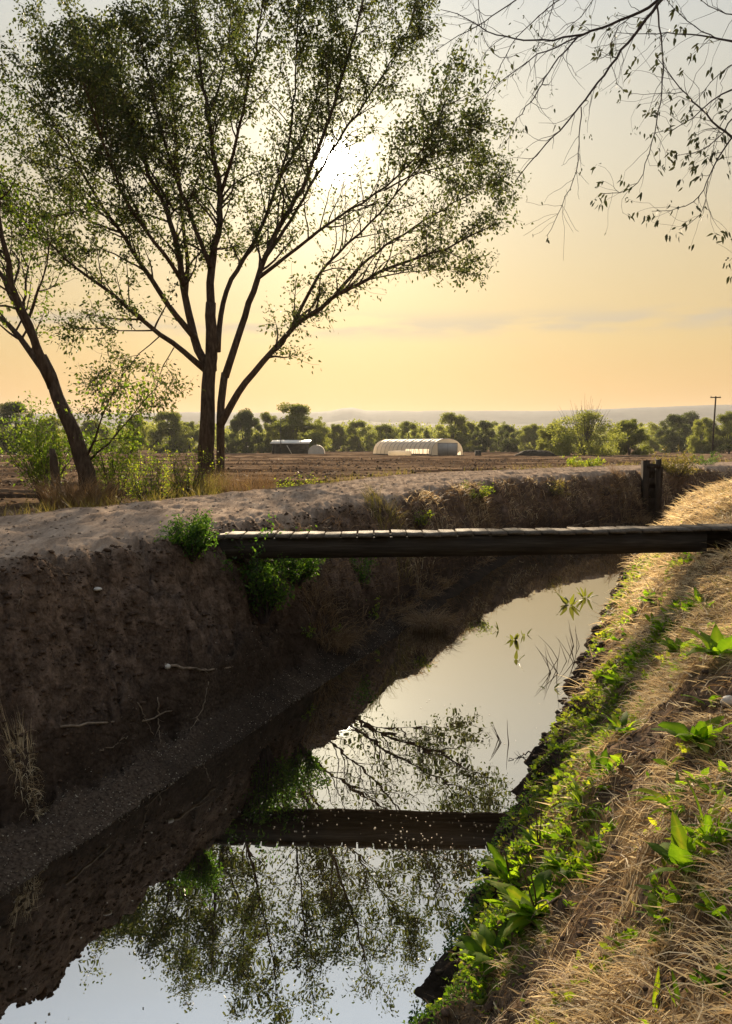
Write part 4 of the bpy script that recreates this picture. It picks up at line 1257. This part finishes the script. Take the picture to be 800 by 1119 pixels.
docks = [
    ((586, 1000), 15, .30, .085, 'large dock with broad glossy leaves at the water edge, a straw stalk below it', None, .38),
    ((540, 1050), 10, .24, .07, 'dock with rounded olive leaves arching out over the water, lowest at the edge', 2.6, 0),
    ((560, 965), 9, .26, .08, 'dock with one very big bright leaf hanging over the mirror of the tree', 2.9, .3),
    ((615, 948), 12, .18, .05, 'leafy bright dock uphill of the largest water edge dock', None, 0),
    ((656, 930), 7, .17, .05, 'dock with upright pale leaves above a bare hole in the straw', None, 0),
    ((590, 925), 10, .17, .05, 'medium dock near the water just under the bridge reflection', None, .25),
    ((752, 950), 10, .2, .055, 'dark dock set in thick straw on the upper slope', None, 0),
    ((726, 1005), 9, .10, .045, 'small round leaved dock alone in the straw', None, 0),
    ((690, 1040), 7, .09, .035, 'little pale weed below the small round leaved dock', None, 0),
    ((764, 812), 10, .24, .06, 'dark green dock by the bare hollow in the bank', None, 0),
    ((655, 850), 9, .2, .055, 'dark upright dock halfway down the slope among ground cover', None, 0),
    ((646, 818), 8, .2, .06, 'bright rounded dock just above the ground cover at the water', None, 0),
    ((680, 800), 9, .22, .05, 'yellow green dock with upright leaves in the middle of the slope', None, 0),
    ((745, 715), 12, .26, .07, 'big bright dock among straw on the upper middle slope', None, 0),
    ((786, 718), 12, .3, .08, 'dark dock cut by the picture edge in the upper slope', None, 0),
    ((700, 722), 9, .26, .06, 'flat bright dock above the muddy edge below the bridge', None, 0),
    ((680, 748), 8, .28, .06, 'long leaved dock lying flat toward the water', 2.9, 0),
    ((725, 690), 8, .24, .06, 'small lit dock in the straw nearest the bridge end', None, 0),
    ((676, 700), 7, .2, .05, 'low dock beside the water halfway to the bridge', None, 0),
    ((740, 622), 12, .3, .08, 'dark green dock right under the end of the bridge beam', None, 0),
    ((715, 660), 8, .3, .06, 'pale dock in the straw a little below the bridge end', None, 0),
    ((765, 660), 7, .25, .06, 'half buried dock in golden straw near the bridge end', None, 0),
    ((775, 770), 6, .18, .05, 'slim dock by the pale stone', None, 0),
    ((790, 1000), 8, .12, .04, 'small green weed in straw at the picture edge', None, 0),
    ((790, 870), 6, .16, .04, 'yellowish weed in straw above the dark strap leaved clump', None, 0),
]
for (px, n, L, W, lb, az, stl) in docks:
    dock(hit(*px), n, L, W, lb, az, stl)
# strap-leaved clumps
for px, n, L, lb in (((640, 885), 22, .26, 'dark clump of long strap leaves beside the ground cover'),
                     ((742, 888), 20, .24, 'dark strap leaved clump spreading over straw on the upper slope'),
                     ((775, 915), 10, .26, 'arching strap leaved clump with pale tips above the dark dock'),
                     ((648, 905), 8, .16, 'small strap leaved clump at the foot of the upright dock')):
    dock(hit(*px), n, L, .026, lb, None, 0, (.5, 1.3), M_DOCK, (.8, 1.9), 'strap_leaf_clump')
for px, az, lb in (((745, 1105), 2.3, 'single long pointed green leaf low in the straw'), ((790, 1085), 2.0, 'pair of pointed green leaves in straw near the picture corner'),
                   ((715, 1119), 2.2, 'pointed leaf rising from the lowest straw')):
    dock(hit(*px), 2, .17, .03, lb, az, 0, (.7, 1.0), M_DOCK, (.2, .5), 'pointed_leaf_weed')

# water plants and reeds
def water_plant(px, n, L, W, label):
    d = ray(*px); t = -CAM[2] / d[2]; b = CAM + d * t
    root = empty('water_weed', b, label, 'water weed', 'weeds standing in the water')
    mb = MB()
    for k in range(n):
        az = rng.uniform(0, 6.28); l = L * rng.uniform(.6, 1.1)
        big_leaf(mb, [.05 * math.cos(az), .05 * math.sin(az), -.02], az, rng.uniform(.7, 1.4), rng.uniform(.2, 1.0), l, W, rng.uniform(.5, 1))
    link('foliage', mb.mesh('foliage', True), M_YG2, root)


M_YG2 = foliage('water_weed_leaves', [(0, (0.07, 0.09, 0.02)), (1, (0.16, 0.17, 0.04))], (1.5, 1.5, .7), .4)
water_plant((622, 661), 9, .32, .09, 'largest weed tuft standing in the bright water below the bridge')
water_plant((640, 653), 7, .34, .05, 'slimmer upright weed right beside the largest water weed')
water_plant((562, 698), 5, .24, .06, 'stubby dark water weed in mid stream')
water_plant((547, 690), 4, .2, .025, 'thin sprig in the water next to the stubby weed')
water_plant((573, 694), 3, .2, .03, 'two thin upright shoots in the water beside the stubby weed')
water_plant((563, 722), 2, .2, .06, 'lone pointed leaf standing in the water below the stubby weed')
water_plant((601, 752), 3, .13, .04, 'tiny weed in the water at the foot of the reeds')


def reed(px, n, h, label, lean=-.5):
    d = ray(*px); b = CAM + d * (-CAM[2] / d[2]); mb = MB()
    for k in range(n):
        g = grow(rng.normal(0, .05, 3) * [1, 1, 0] + [0, 0, -.05], [lean * rng.uniform(.1, 1.2), rng.normal(0, .2), 1], h * rng.uniform(.5, 1.1), .05, -.03, 7)
        mb.tube(g, np.linspace(.006, .0015, 8), 4, cap=False)
    tag(link('reed_clump', mb.mesh('reed_clump', True), M_REED, None, b), label, 'reeds', 'thin dry reeds in the water')


reed((606, 735), 6, .62, 'tall dark red reeds leaning over the water near the muddy edge')
reed((621, 722), 5, .5, 'bent reed stalks curving from the muddy edge')
reed((551, 813), 4, .36, 'short split reed standing alone in the open water', -.35)
reed((632, 705), 4, .4, 'fine reed stems right at the muddy edge', -.3)


# ------------------------------------------------------------------ grass, ground cover and litter (nobody could count them)
def scatter(n, ymin, ymax, qlo, qhi, pw=1.0):
    u = rng.random(n); y = ymin * (ymax / ymin) ** (u ** pw)
    q = rng.uniform(qlo, qhi, n)
    x = xy_of(q, y)
    return x, y, q


def infront(x, y, m=.72):
    return np.abs(x) < y * m + .7


# straw mat on the grassy bank: downhill is toward the water (-q direction)
DH = math.atan2(.379, -.925)
def clear(x, y):
    ok = bare(x, y) < rng.uniform(.15, 1.1, len(x))
    if BRIDGE:
        (ax_, ay_), (bx_, by_) = BRIDGE; u = ((x - ax_) * (bx_ - ax_) + (y - ay_) * (by_ - ay_)) / ((bx_ - ax_) ** 2 + (by_ - ay_) ** 2)
        v = y - (ay_ + u * (by_ - ay_)); ok &= ~((u > 0) & (u < 1.02) & (v > -.22) & (v < .6))
    for p, r in DOCKS: ok &= np.hypot(x - p[0], y - p[1]) > r * rng.uniform(.5, 1.0, len(x))
    return ok


def straw(n, y0, y1, ln, wd, name, label, mat, qlo=1.85, qhi=4.6, thr=0.05, up=(.0, .95), free=False):
    x, y, q = scatter(n, y0, y1, qlo, qhi)
    nz = fbm(x * 1.3, y * 1.3, 201, 3) + .9 * (q - 2.35) * .5
    nz2 = fbm(x * .55, y * .55, 203, 2)
    k = (nz * 1.25 + .8 * nz2 + rng.normal(0, .15, n) > thr) & infront(x, y) & (q > 1.7) & (clear(x, y) | free)
    x, y, q = x[k], y[k], q[k]; n = len(x)
    pos = np.stack([x, y, H(x, y) - .005], 1)
    flow = 3.2 * fbm(x * 1.1, y * 1.1, 207, 2)
    az = DH + flow + rng.normal(0, 1.15, n)
    sc = np.clip(y / 5.0, .8, 3.0) ** .5
    me = blade_mesh(name, pos, az, rng.uniform(up[0], up[1], n), ln * rng.uniform(.4, 1.2, n) * sc ** .5, wd * sc * rng.uniform(.6, 1.3, n), rng.uniform(.3, 1.4, n), 4,
                    tint=np.clip(.5 + .35 * fbm(x * 1.7, y * 1.7, 209, 2) + rng.normal(0, .22, n), 0, 1))
    tag(link(name, me, mat), label, 'grass', kind='stuff')


straw(64000, 1.4, 9.5, .12, .0046, 'dry_grass', 'matted golden dry grass covering the sloping bank', M_STRAW, 1.85, 6.2)
straw(30000, 8.5, 27, .28, .009, 'dry_grass', 'golden dry grass on the bank around and beyond the bridge end', M_STRAW, 1.7, 9.0, -.3)
straw(16000, 1.4, 12, .14, .004, 'dark_dry_grass', 'dull brown dead grass under the golden straw', M_STRAW2, 1.6, 3.6, -.75, (0, .5), True)
straw(9000, 3.0, 27, .20, .006, 'yellow_green_grass', 'yellow green new grass on the upper bank', M_YGRASS, 2.5, 6.5, .42, (.5, 1.3))


def broad_cover():
    """Thick growth of broad small leaves between the named weeds."""
    LP = []; LA = []; LT = []; LS = []
    for (px, py, r, m) in ((560, 960, .30, 30), (600, 930, .28, 30), (630, 955, .18, 16), (540, 990, .2, 18), (600, 985, .22, 18), (575, 905, .3, 26), (640, 870, .25, 16), (620, 840, .35, 22),
                           (660, 810, .35, 20), (690, 790, .3, 14), (650, 790, .35, 18), (700, 745, .45, 22), (740, 735, .45, 24), (770, 720, .4, 22), (720, 705, .45, 18), (690, 715, .4, 16),
                           (790, 700, .4, 18), (735, 625, .6, 26), (700, 650, .5, 14), (690, 690, .5, 16), (745, 830, .2, 10), (755, 945, .16, 12), (735, 880, .2, 8), (725, 1005, .1, 6), (790, 905, .15, 8),
                           (650, 925, .14, 12), (770, 650, .5, 12), (530, 1040, .2, 14), (510, 1075, .22, 14), (785, 1075, .1, 5)):
        c = hit(px, py)
        for k in range(m):
            a = rng.uniform(0, 6.28); d = r * math.sqrt(rng.random())
            x, y = c[0] + math.cos(a) * d, c[1] + math.sin(a) * d
            z = max(float(H(x, y)), 0.0); n = rng.integers(5, 13); t0 = rng.normal(.5, .25); sz = rng.uniform(.6, 1.3) * min(1.5, max(.8, y / 5.5))
            az = rng.uniform(0, 6.28, n); el = rng.uniform(.2, 1.3, n)
            LA.append(np.stack([np.cos(az) * np.cos(el), np.sin(az) * np.cos(el), np.sin(el)], 1)); LP.append(np.array([x, y, z]) + rng.normal(0, .012, (n, 3)))
            LT.append(np.clip(t0 + rng.normal(0, .2, n), 0, 1)); LS.append(sz * rng.uniform(.5, 1.1, n))
    sz = np.concatenate(LS)
    tag(link('broad_leaf_cover', leaf_mesh('broad_leaf_cover', np.concatenate(LP), np.concatenate(LA), .085 * sz, .032 * sz, .15, np.concatenate(LT), .2), M_DOCK),
        'thick patches of small broad leaved weeds on the lower bank', 'ground cover', kind='stuff')


broad_cover()


def straw_litter():
    x, y, q = scatter(28000, 1.4, 16, 1.7, 4.4)
    k = (fbm(x * 1.1, y * 1.1, 261, 3) + .3 * (q - 2.5) + rng.normal(0, .2, len(x)) > -.25) & infront(x, y)
    k &= rng.random(len(x)) > .7 * bare(x, y)
    x, y = x[k], y[k]; n = len(x); sc = np.clip(y / 5, .75, 2.4) ** .6
    me = blade_mesh('straw_litter', np.stack([x, y, H(x, y) + .012], 1), rng.uniform(0, 6.28, n), rng.uniform(-.1, .35, n), sc * rng.uniform(.04, .17, n), .0058 * sc * rng.uniform(.5, 1.5, n), rng.uniform(0, .5, n), 2, lift=.012)
    tag(link('straw_litter', me, M_STRAW), 'broken flattened straw lying over the bank', 'grass', kind='stuff')


straw_litter()


def straw_clumps():
    x, y, q = scatter(980, 1.5, 22, 1.85, 4.6)
    k = (fbm(x * .8, y * .8, 251, 3) + .35 * (q - 2.4) + rng.normal(0, .15, len(x)) > -.05) & infront(x, y) & clear(x, y)
    x, y = x[k], y[k]; m = 48
    cx = np.repeat(x, m); cy_ = np.repeat(y, m); n = len(cx)
    a = rng.uniform(0, 6.28, n); r = .09 * np.sqrt(rng.random(n)) * np.clip(cy_ / 5, .8, 2)
    px = cx + np.cos(a) * r; py = cy_ + np.sin(a) * r
    base_az = np.repeat(DH + rng.normal(0, .9, len(x)), m)
    size = np.repeat(rng.uniform(.6, 1.3, len(x)), m)
    tn = np.clip(np.repeat(rng.uniform(.25, .85, len(x)), m) + rng.normal(0, .16, n), 0, 1)
    sc = np.clip(cy_ / 5.0, .8, 3.0) ** .5
    me = blade_mesh('straw_clumps', np.stack([px, py, H(px, py) - .01], 1), base_az + rng.normal(0, .7, n), rng.uniform(.1, 1.15, n), .19 * size * rng.uniform(.35, 1.1, n) * sc ** .5,
                    .0046 * sc * rng.uniform(.6, 1.3, n), rng.uniform(.9, 2.3, n), 5, tint=tn)
    tag(link('straw_clumps', me, M_STRAW), 'bent tussocks of bleached straw on the sloping bank', 'grass', kind='stuff')


straw_clumps()


def cover():
    x, y, q = scatter(34000, 2.6, 17, 1.60, 2.8)
    d = fbm(x * 1.2, y * 1.2, 221, 3) - .9 * np.abs(q - 1.98) + .15 + .25 * np.exp(-((y - 5.5) / 2.2) ** 2)
    k = (d + rng.normal(0, .1, len(x)) > -.05) & infront(x, y)
    x, y = x[k], y[k]; n = len(x)
    pos = np.stack([x, y, H(x, y) + rng.uniform(0, .05, n)], 1)
    s = np.clip(y / 5, .75, 2.2) ** .6 * rng.uniform(.5, 1.4, n)
    ax = rng.normal(0, 1, (n, 3)); ax[:, 2] = np.abs(ax[:, 2]) * .6 + .1
    tn = np.clip(.5 + .5 * fbm(x * 2, y * 2, 223, 2) + rng.normal(0, .2, n), 0, 1)
    tag(link('ground_cover', leaf_mesh('ground_cover', pos, ax,   .040 * s, .021 * s, tint=tn, droop=.1), M_COVER), 'small green ground cover along the muddy water edge', 'ground cover', kind='stuff')
    # low dark cress at the very edge in the nearest reach
    x, y, q = scatter(7000, 2.9, 6.0, 1.50, 1.95)
    pos = np.stack([x, y, np.maximum(H(x, y), 0) + rng.uniform(0, .04, len(x))], 1)
    ax = rng.normal(0, 1, (len(x), 3)); ax[:, 2] = np.abs(ax[:, 2])
    k = (fbm(x * 2.5, y * 2.5, 231, 2) > -.15)
    tag(link('water_cress', leaf_mesh('water_cress', pos[k], ax[k], .026, .011), M_SHRUB), 'low dark leafy growth fringing the lowest water edge', 'ground cover', kind='stuff')


cover()


def clods():
    """Clumps of wet earth along the muddy edge and crumbs on the shaded bank."""
    def blobs(name, x, y, z, r, mat, label):
        n = len(x)
        ico = np.array([[0, 0, 1], [.89, 0, .45], [.28, .85, .45], [-.72, .53, .45], [-.72, -.53, .45], [.28, -.85, .45],
                        [.72, .53, -.45], [-.28, .85, -.45], [-.89, 0, -.45], [-.28, -.85, -.45], [.72, -.53, -.45], [0, 0, -1]])
        f = np.array([[0, 1, 2], [0, 2, 3], [0, 3, 4], [0, 4, 5], [0, 5, 1], [1, 6, 2], [2, 7, 3], [3, 8, 4], [4, 9, 5], [5, 10, 1],
                      [2, 6, 7], [3, 7, 8], [4, 8, 9], [5, 9, 10], [1, 10, 6], [6, 11, 7], [7, 11, 8], [8, 11, 9], [9, 11, 10], [10, 11, 6]])
        V = ico[None] * r[:, None, None] * rng.uniform(.6, 1.35, (n, 12, 1)) * rng.uniform([.7, .7, .4], [1.4, 1.4, .8], (n, 1, 3))
        a = rng.uniform(0, 6.28, n); c, s = np.cos(a)[:, None], np.sin(a)[:, None]
        V = np.stack([V[..., 0] * c - V[..., 1] * s, V[..., 0] * s + V[..., 1] * c, V[..., 2]], -1) + np.stack([x, y, z], 1)[:, None]
        Fq = (np.arange(n)[:, None, None] * 12 + f[None]).reshape(-1, 3)
        tag(link(name, mesh_from(name, V.reshape(-1, 3), Fq, None, False), mat), label, 'soil', kind='stuff')
    x, y, q = scatter(1500, 3.0, 21, 1.5, 1.85)
    r = (.010 + .035 * rng.random(len(x)) ** 3) * np.clip(y / 7, .6, 1.6)
    blobs('mud_clods', x, y, H(x, y) + r * .2, r, M_CLOD, 'wet mud clods lining the water edge of the grassy bank')
    x, y, q = scatter(6000, 4.5, 16, -2.7, -1.9)
    r = .006 + .03 * rng.random(len(x)) ** 5
    blobs('soil_clods', x, y, H(x, y) + r * .15, r, M_CLOD2, 'loose soil crumbs over the bare shaded bank')
    x, y, q = scatter(9000, 2, 14, 1.6, 3.6)
    k = (bare(x, y) > .3) & infront(x, y); x, y = x[k], y[k]
    r = .004 + .022 * rng.random(len(x)) ** 4
    blobs('bank_crumbs', x, y, H(x, y) + r * .15, r, M_CLOD2, 'earth crumbs on the bare patches of the grassy bank')
    x, y, q = scatter(2600, 6, 30, -5.2, -2.6)
    r = .006 + .02 * rng.random(len(x)) ** 4
    blobs('track_crumbs', x, y, H(x, y) + r * .2, r, M_CLOD3, 'small earth crumbs scattered on the dirt track')
    y = rng.uniform(11, 120, 16000) ** 1.0; x = rng.uniform(-.6, .6, len(y)) * y
    qq = q_of(x, y); k = qq < -8; x, y = x[k], y[k]
    r = (.015 + .06 * rng.random(len(x)) ** 2) * np.clip(y / 25, .7, 2.0)
    blobs('field_clods', x, y, H(x, y) + r * .2, r, M_CLOD4, 'dry earth clods over the ploughed field')


M_CLOD = solid('wet_mud', [(0.3, (0.03, 0.024, 0.019)), (0.7, (0.085, 0.065, 0.05))], 20, .9, .3)
M_CLOD2 = solid('loose_soil', [(0.3, (0.035, 0.024, 0.018)), (0.7, (0.12, 0.083, 0.061))], 20, .95, .3)
M_CLOD3 = solid('track_soil', [(0.3, (0.2, 0.155, 0.12)), (0.7, (0.34, 0.27, 0.21))], 20, .95, .3)
M_CLOD4 = solid('field_soil', [(0.3, (0.045, 0.03, 0.021)), (0.7, (0.12, 0.08, 0.055))], .9, .95, .3)
clods()


def stubble():
    n = 26000
    y = 11 + 130 * rng.random(n) ** 1.5; x = rng.uniform(-.62, .62, n) * y
    qq = q_of(x, y); row = np.sin((y + .06 * x) * 2 * math.pi / 3.8 + .6 * fbm(x * .1, y * .1, 5, 2))
    k = (qq < -8) & (row + rng.normal(0, .35, n) > .45)
    x, y = x[k], y[k]; n = len(x)
    pos = np.stack([x, y, H(x, y)], 1); sc = np.clip(y / 18, .8, 4)
    me = blade_mesh('crop_stubble', pos, rng.uniform(0, 6.28, n), rng.uniform(.1, 1.2, n), .22 * rng.uniform(.5, 1.2, n) * sc ** .4, .010 * sc, rng.uniform(.2, 1, n), 2, hug=False)
    tag(link('crop_stubble', me, M_STRAW2), 'straw coloured crop stubble in rows over the field', 'stubble', kind='stuff')
    # verge of thin weeds between track and field
    x, y, q = scatter(6500, 9, 60, -6.6, -5.0)
    k = fbm(x * .5, y * .5, 241, 3) + rng.normal(0, .2, len(x)) > 0
    x, y = x[k], y[k]; n = len(x); sc = np.clip(y / 15, .8, 3)
    me = blade_mesh('verge_grass', np.stack([x, y, H(x, y)], 1), rng.uniform(0, 6.28, n), rng.uniform(.8, 1.5, n), rng.uniform(.08, .34, n), .007 * sc, rng.uniform(.1, .9, n), 3, hug=False)
    tag(link('verge_grass', me, M_YGRASS), 'thin yellowish grass along the field edge of the track', 'grass', kind='stuff')
    # dry growth over the far shaded bank and its crest beyond the bridge
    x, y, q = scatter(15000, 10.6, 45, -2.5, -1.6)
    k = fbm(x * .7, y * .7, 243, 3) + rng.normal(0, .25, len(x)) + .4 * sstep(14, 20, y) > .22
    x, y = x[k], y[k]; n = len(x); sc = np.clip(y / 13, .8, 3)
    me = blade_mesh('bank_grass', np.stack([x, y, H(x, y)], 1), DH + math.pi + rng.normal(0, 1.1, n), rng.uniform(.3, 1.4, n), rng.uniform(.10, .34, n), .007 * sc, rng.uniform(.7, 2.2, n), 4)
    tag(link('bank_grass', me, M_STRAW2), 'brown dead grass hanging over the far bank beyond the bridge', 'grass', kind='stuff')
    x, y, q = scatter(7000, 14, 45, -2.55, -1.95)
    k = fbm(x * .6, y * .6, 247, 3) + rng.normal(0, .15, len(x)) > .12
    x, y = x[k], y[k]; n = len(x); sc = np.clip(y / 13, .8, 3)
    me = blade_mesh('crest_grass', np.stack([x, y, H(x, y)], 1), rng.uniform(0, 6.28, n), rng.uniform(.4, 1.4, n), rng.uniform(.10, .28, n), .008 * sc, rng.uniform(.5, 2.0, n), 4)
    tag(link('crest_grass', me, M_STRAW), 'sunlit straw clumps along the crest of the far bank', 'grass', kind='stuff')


stubble()


def litter():
    def flakes(name, x, y, z, r, label, tilt):
        n = len(x); a = np.linspace(0, 2 * math.pi, 7)[:-1]
        R = unit(rng.normal(0, tilt, (n, 3)) + np.array([0, 0, 1.0])); u = unit(np.cross(R, rng.normal(0, 1, (n, 3)))); v = np.cross(R, u)
        asp = rng.uniform(.5, 1, n)
        ring = (u[:, None] * np.cos(a)[None, :, None] + v[:, None] * np.sin(a)[None, :, None] * asp[:, None, None]) * r[:, None, None]
        c = np.stack([x, y, z], 1)
        V = np.concatenate([ring + c[:, None], (c + R * r[:, None] * .25)[:, None]], 1).reshape(-1, 3)
        k = np.arange(6); f = np.stack([k, (k + 1) % 6, np.full(6, 6)], 1)
        tag(link(name, mesh_from(name, V, (np.arange(n)[:, None, None] * 7 + f[None]).reshape(-1, 3), np.repeat(rng.random(n), 7)), M_SEED), label, 'litter', kind='stuff')
    x, y, q = scatter(3800, 3.6, 9.0, -1.5, 1.6)
    k = rng.random(len(x)) < .05 + .95 * np.exp(-((y - 5.9) / .55) ** 2) * sstep(-1.2, .3, q) * (.35 + 1.3 * (fbm(x * 2.2, y * 2.2, 277, 2) > .05))
    x, y = x[k], y[k]
    flakes('floating_seeds', x, y, np.full(len(x), .004), rng.uniform(.003, .009, len(x)), 'pale fallen seeds floating on the still water', .05)
    x, y, q = scatter(5200, 4.6, 14, -1.9, -1.36)
    k = (rng.random(len(x)) < .25 + .6 * np.exp(-((q + 1.40) / .035) ** 2) + .25 * (fbm(x * 2, y * 2, 271, 2) > 0))
    x, y = x[k], y[k]
    flakes('fallen_seeds', x, y, np.maximum(H(x, y), 0) + .005, rng.uniform(.003, .008, len(x)), 'pale fallen seeds littering the mud at the foot of the bare bank', .5)


litter()

# ------------------------------------------------------------------ air
def haze(density=1.15e-4):
    m, nt, out = nodes('haze_air')
    v = N(nt, 'ShaderNodeVolumePrincipled')
    v.inputs['Color'].default_value = (0.94, 0.93, 0.93, 1)
    v.inputs['Density'].default_value = density
    v.inputs['Anisotropy'].default_value = 0.1
    nt.links.new(v.outputs[0], out.inputs['Volume'])
    mb = MB(); mb.box((-8000, -400, -3.0), (8000, 4600, 190))
    o = link('haze', mb.mesh('haze'), m); tag(o, 'thin pale evening haze over the fields and hills', 'haze', kind='stuff')


haze()

# ------------------------------------------------------------------ light and sky
SUN_EL = math.atan2(HZ - 176, F) + 0.004
SUN_AZ = math.atan2(365 - CX, F)          # from +Y toward +X
sd = ray(365, 176); sd = sd / np.linalg.norm(sd)
SUN_EL = math.asin(sd[2]); SUN_AZ = math.atan2(sd[0], sd[1])
ld = bpy.data.lights.new('sun', 'SUN'); ld.energy = 5.0; ld.angle = math.radians(0.6); ld.color = (1.0, 0.80, 0.55)
lo = bpy.data.objects.new('sun', ld); COL.objects.link(lo)
from mathutils import Vector
lo.rotation_euler = Vector(sd).to_track_quat('Z', 'Y').to_euler()
lo.location = (0, 0, 60)

w = bpy.data.worlds.new('World'); SC.world = w; w.use_nodes = True
nt = w.node_tree
for n in list(nt.nodes): nt.nodes.remove(n)
out = nt.nodes.new('ShaderNodeOutputWorld'); bg = nt.nodes.new('ShaderNodeBackground')
sky = nt.nodes.new('ShaderNodeTexSky'); sky.sky_type = 'NISHITA'; sky.sun_disc = False
sky.sun_elevation = SUN_EL; sky.sun_rotation = SUN_AZ
sky.dust_density = 5.0; sky.air_density = 1.2; sky.ozone_density = 1.0; sky.altitude = 1500
tc = nt.nodes.new('ShaderNodeTexCoord')
sep = nt.nodes.new('ShaderNodeSeparateXYZ'); nt.links.new(tc.outputs['Generated'], sep.inputs[0])


def math_n(op, a, b=None, clamp=False):
    m = nt.nodes.new('ShaderNodeMath'); m.operation = op; m.use_clamp = clamp
    for k, v in enumerate((a, b)):
        if v is None: continue
        if hasattr(v, 'is_linked'): nt.links.new(v, m.inputs[k])
        else: m.inputs[k].default_value = v
    return m.outputs[0]


# evening haze in the sky: warm near the horizon, pale grey above
SKY = [(0.0, (0.53, 0.225, 0.0)), (0.056, (0.53, 0.24, 0.0)), (0.127, (0.575, 0.375, 0.11)), (0.215, (0.565, 0.435, 0.225)), (0.32, (0.545, 0.495, 0.375)),
       (0.45, (0.50, 0.515, 0.49)), (0.53, (0.475, 0.52, 0.56)), (0.64, (0.68, 0.77, 0.87)), (1.0, (0.50, 0.58, 0.68))]
grad = ramp(nt, math_n('MAXIMUM', sep.outputs[2], 0.0), SKY)
dot = nt.nodes.new('ShaderNodeVectorMath'); dot.operation = 'DOT_PRODUCT'
nrm = nt.nodes.new('ShaderNodeVectorMath'); nrm.operation = 'NORMALIZE'; nt.links.new(tc.outputs['Generated'], nrm.inputs[0])
nt.links.new(nrm.outputs[0], dot.inputs[0]); dot.inputs[1].default_value = tuple(sd)
cosv = dot.outputs['Value']
# the side of the sky away from the sun is dimmer
side = math_n('MULTIPLY_ADD', cosv, 0.37); nt.nodes[-1].inputs[2].default_value = 0.63
grad = mixc(nt, 1.0, grad, side, 'MULTIPLY')
ang = math_n('ARCCOSINE', math_n('MINIMUM', cosv, 0.999999))
def expo(k, amp): return math_n('MULTIPLY', math_n('EXPONENT', math_n('MULTIPLY', ang, -k)), amp)
glow = mixc(nt, 1.0, (1.0, 0.90, 0.58), math_n('ADD', expo(5.0, 0.32), expo(20.0, 0.8)), 'MULTIPLY')
core = math_n('MULTIPLY', math_n('EXPONENT', math_n('MULTIPLY', math_n('POWER', math_n('MULTIPLY', ang, 1 / math.radians(0.66)), 2.0), -1.0)), 130.0)
disc = mixc(nt, 1.0, (1.0, 0.93, 0.78), core, 'MULTIPLY')
# faint streaks of cloud low over the hills
mp = nt.nodes.new('ShaderNodeMapping'); mp.inputs['Scale'].default_value = (7, 7, 42)
nt.links.new(nrm.outputs[0], mp.inputs['Vector'])
cn = nt.nodes.new('ShaderNodeTexNoise'); cn.inputs['Scale'].default_value = 1.0; cn.inputs['Detail'].default_value = 5
nt.links.new(mp.outputs[0], cn.inputs['Vector'])
band = math_n('EXPONENT', math_n('MULTIPLY', math_n('POWER', math_n('MULTIPLY', math_n('SUBTRACT', sep.outputs[2], 0.150), 1 / 0.014), 2.0), -1.0))
cl = math_n('MULTIPLY', math_n('MULTIPLY', math_n('SUBTRACT', cn.outputs['Fac'], 0.44, True), 9.0, True), band)
SKY_STRENGTH = 0.08
nis = mixc(nt, 1.0, sky.outputs[0], (SKY_STRENGTH, SKY_STRENGTH * .92, SKY_STRENGTH * .8), 'MULTIPLY')
base = mixc(nt, 0.9, nis, grad)
base = mixc(nt, math_n('MULTIPLY', cl, 0.6), base, (0.40, 0.36, 0.30))
tot = mixc(nt, 1.0, mixc(nt, 1.0, base, glow, 'ADD'), disc, 'ADD')
nt.links.new(tot, bg.inputs['Color']); bg.inputs['Strength'].default_value = 0.42
nt.links.new(bg.outputs[0], out.inputs['Surface'])

# ------------------------------------------------------------------ render settings
SC.view_settings.view_transform = 'Standard'
SC.view_settings.look = 'None'
SC.view_settings.exposure = 1.5
SC.view_settings.gamma = 1.0
SC.view_settings.use_curve_mapping = False
SC.render.engine = 'CYCLES'
cy = SC.cycles
cy.use_denoising = True
try:
    cy.denoiser = 'OPENIMAGEDENOISE'; cy.denoising_input_passes = 'RGB_ALBEDO_NORMAL'; cy.denoising_prefilter = 'ACCURATE'
except Exception: pass
cy.max_bounces = 7; cy.diffuse_bounces = 3; cy.glossy_bounces = 3; cy.transmission_bounces = 4; cy.volume_bounces = 0; cy.transparent_max_bounces = 6
cy.sample_clamp_indirect = 6.0
cy.caustics_reflective = False; cy.caustics_refractive = False
cy.use_adaptive_sampling = True; cy.adaptive_threshold = 0.015
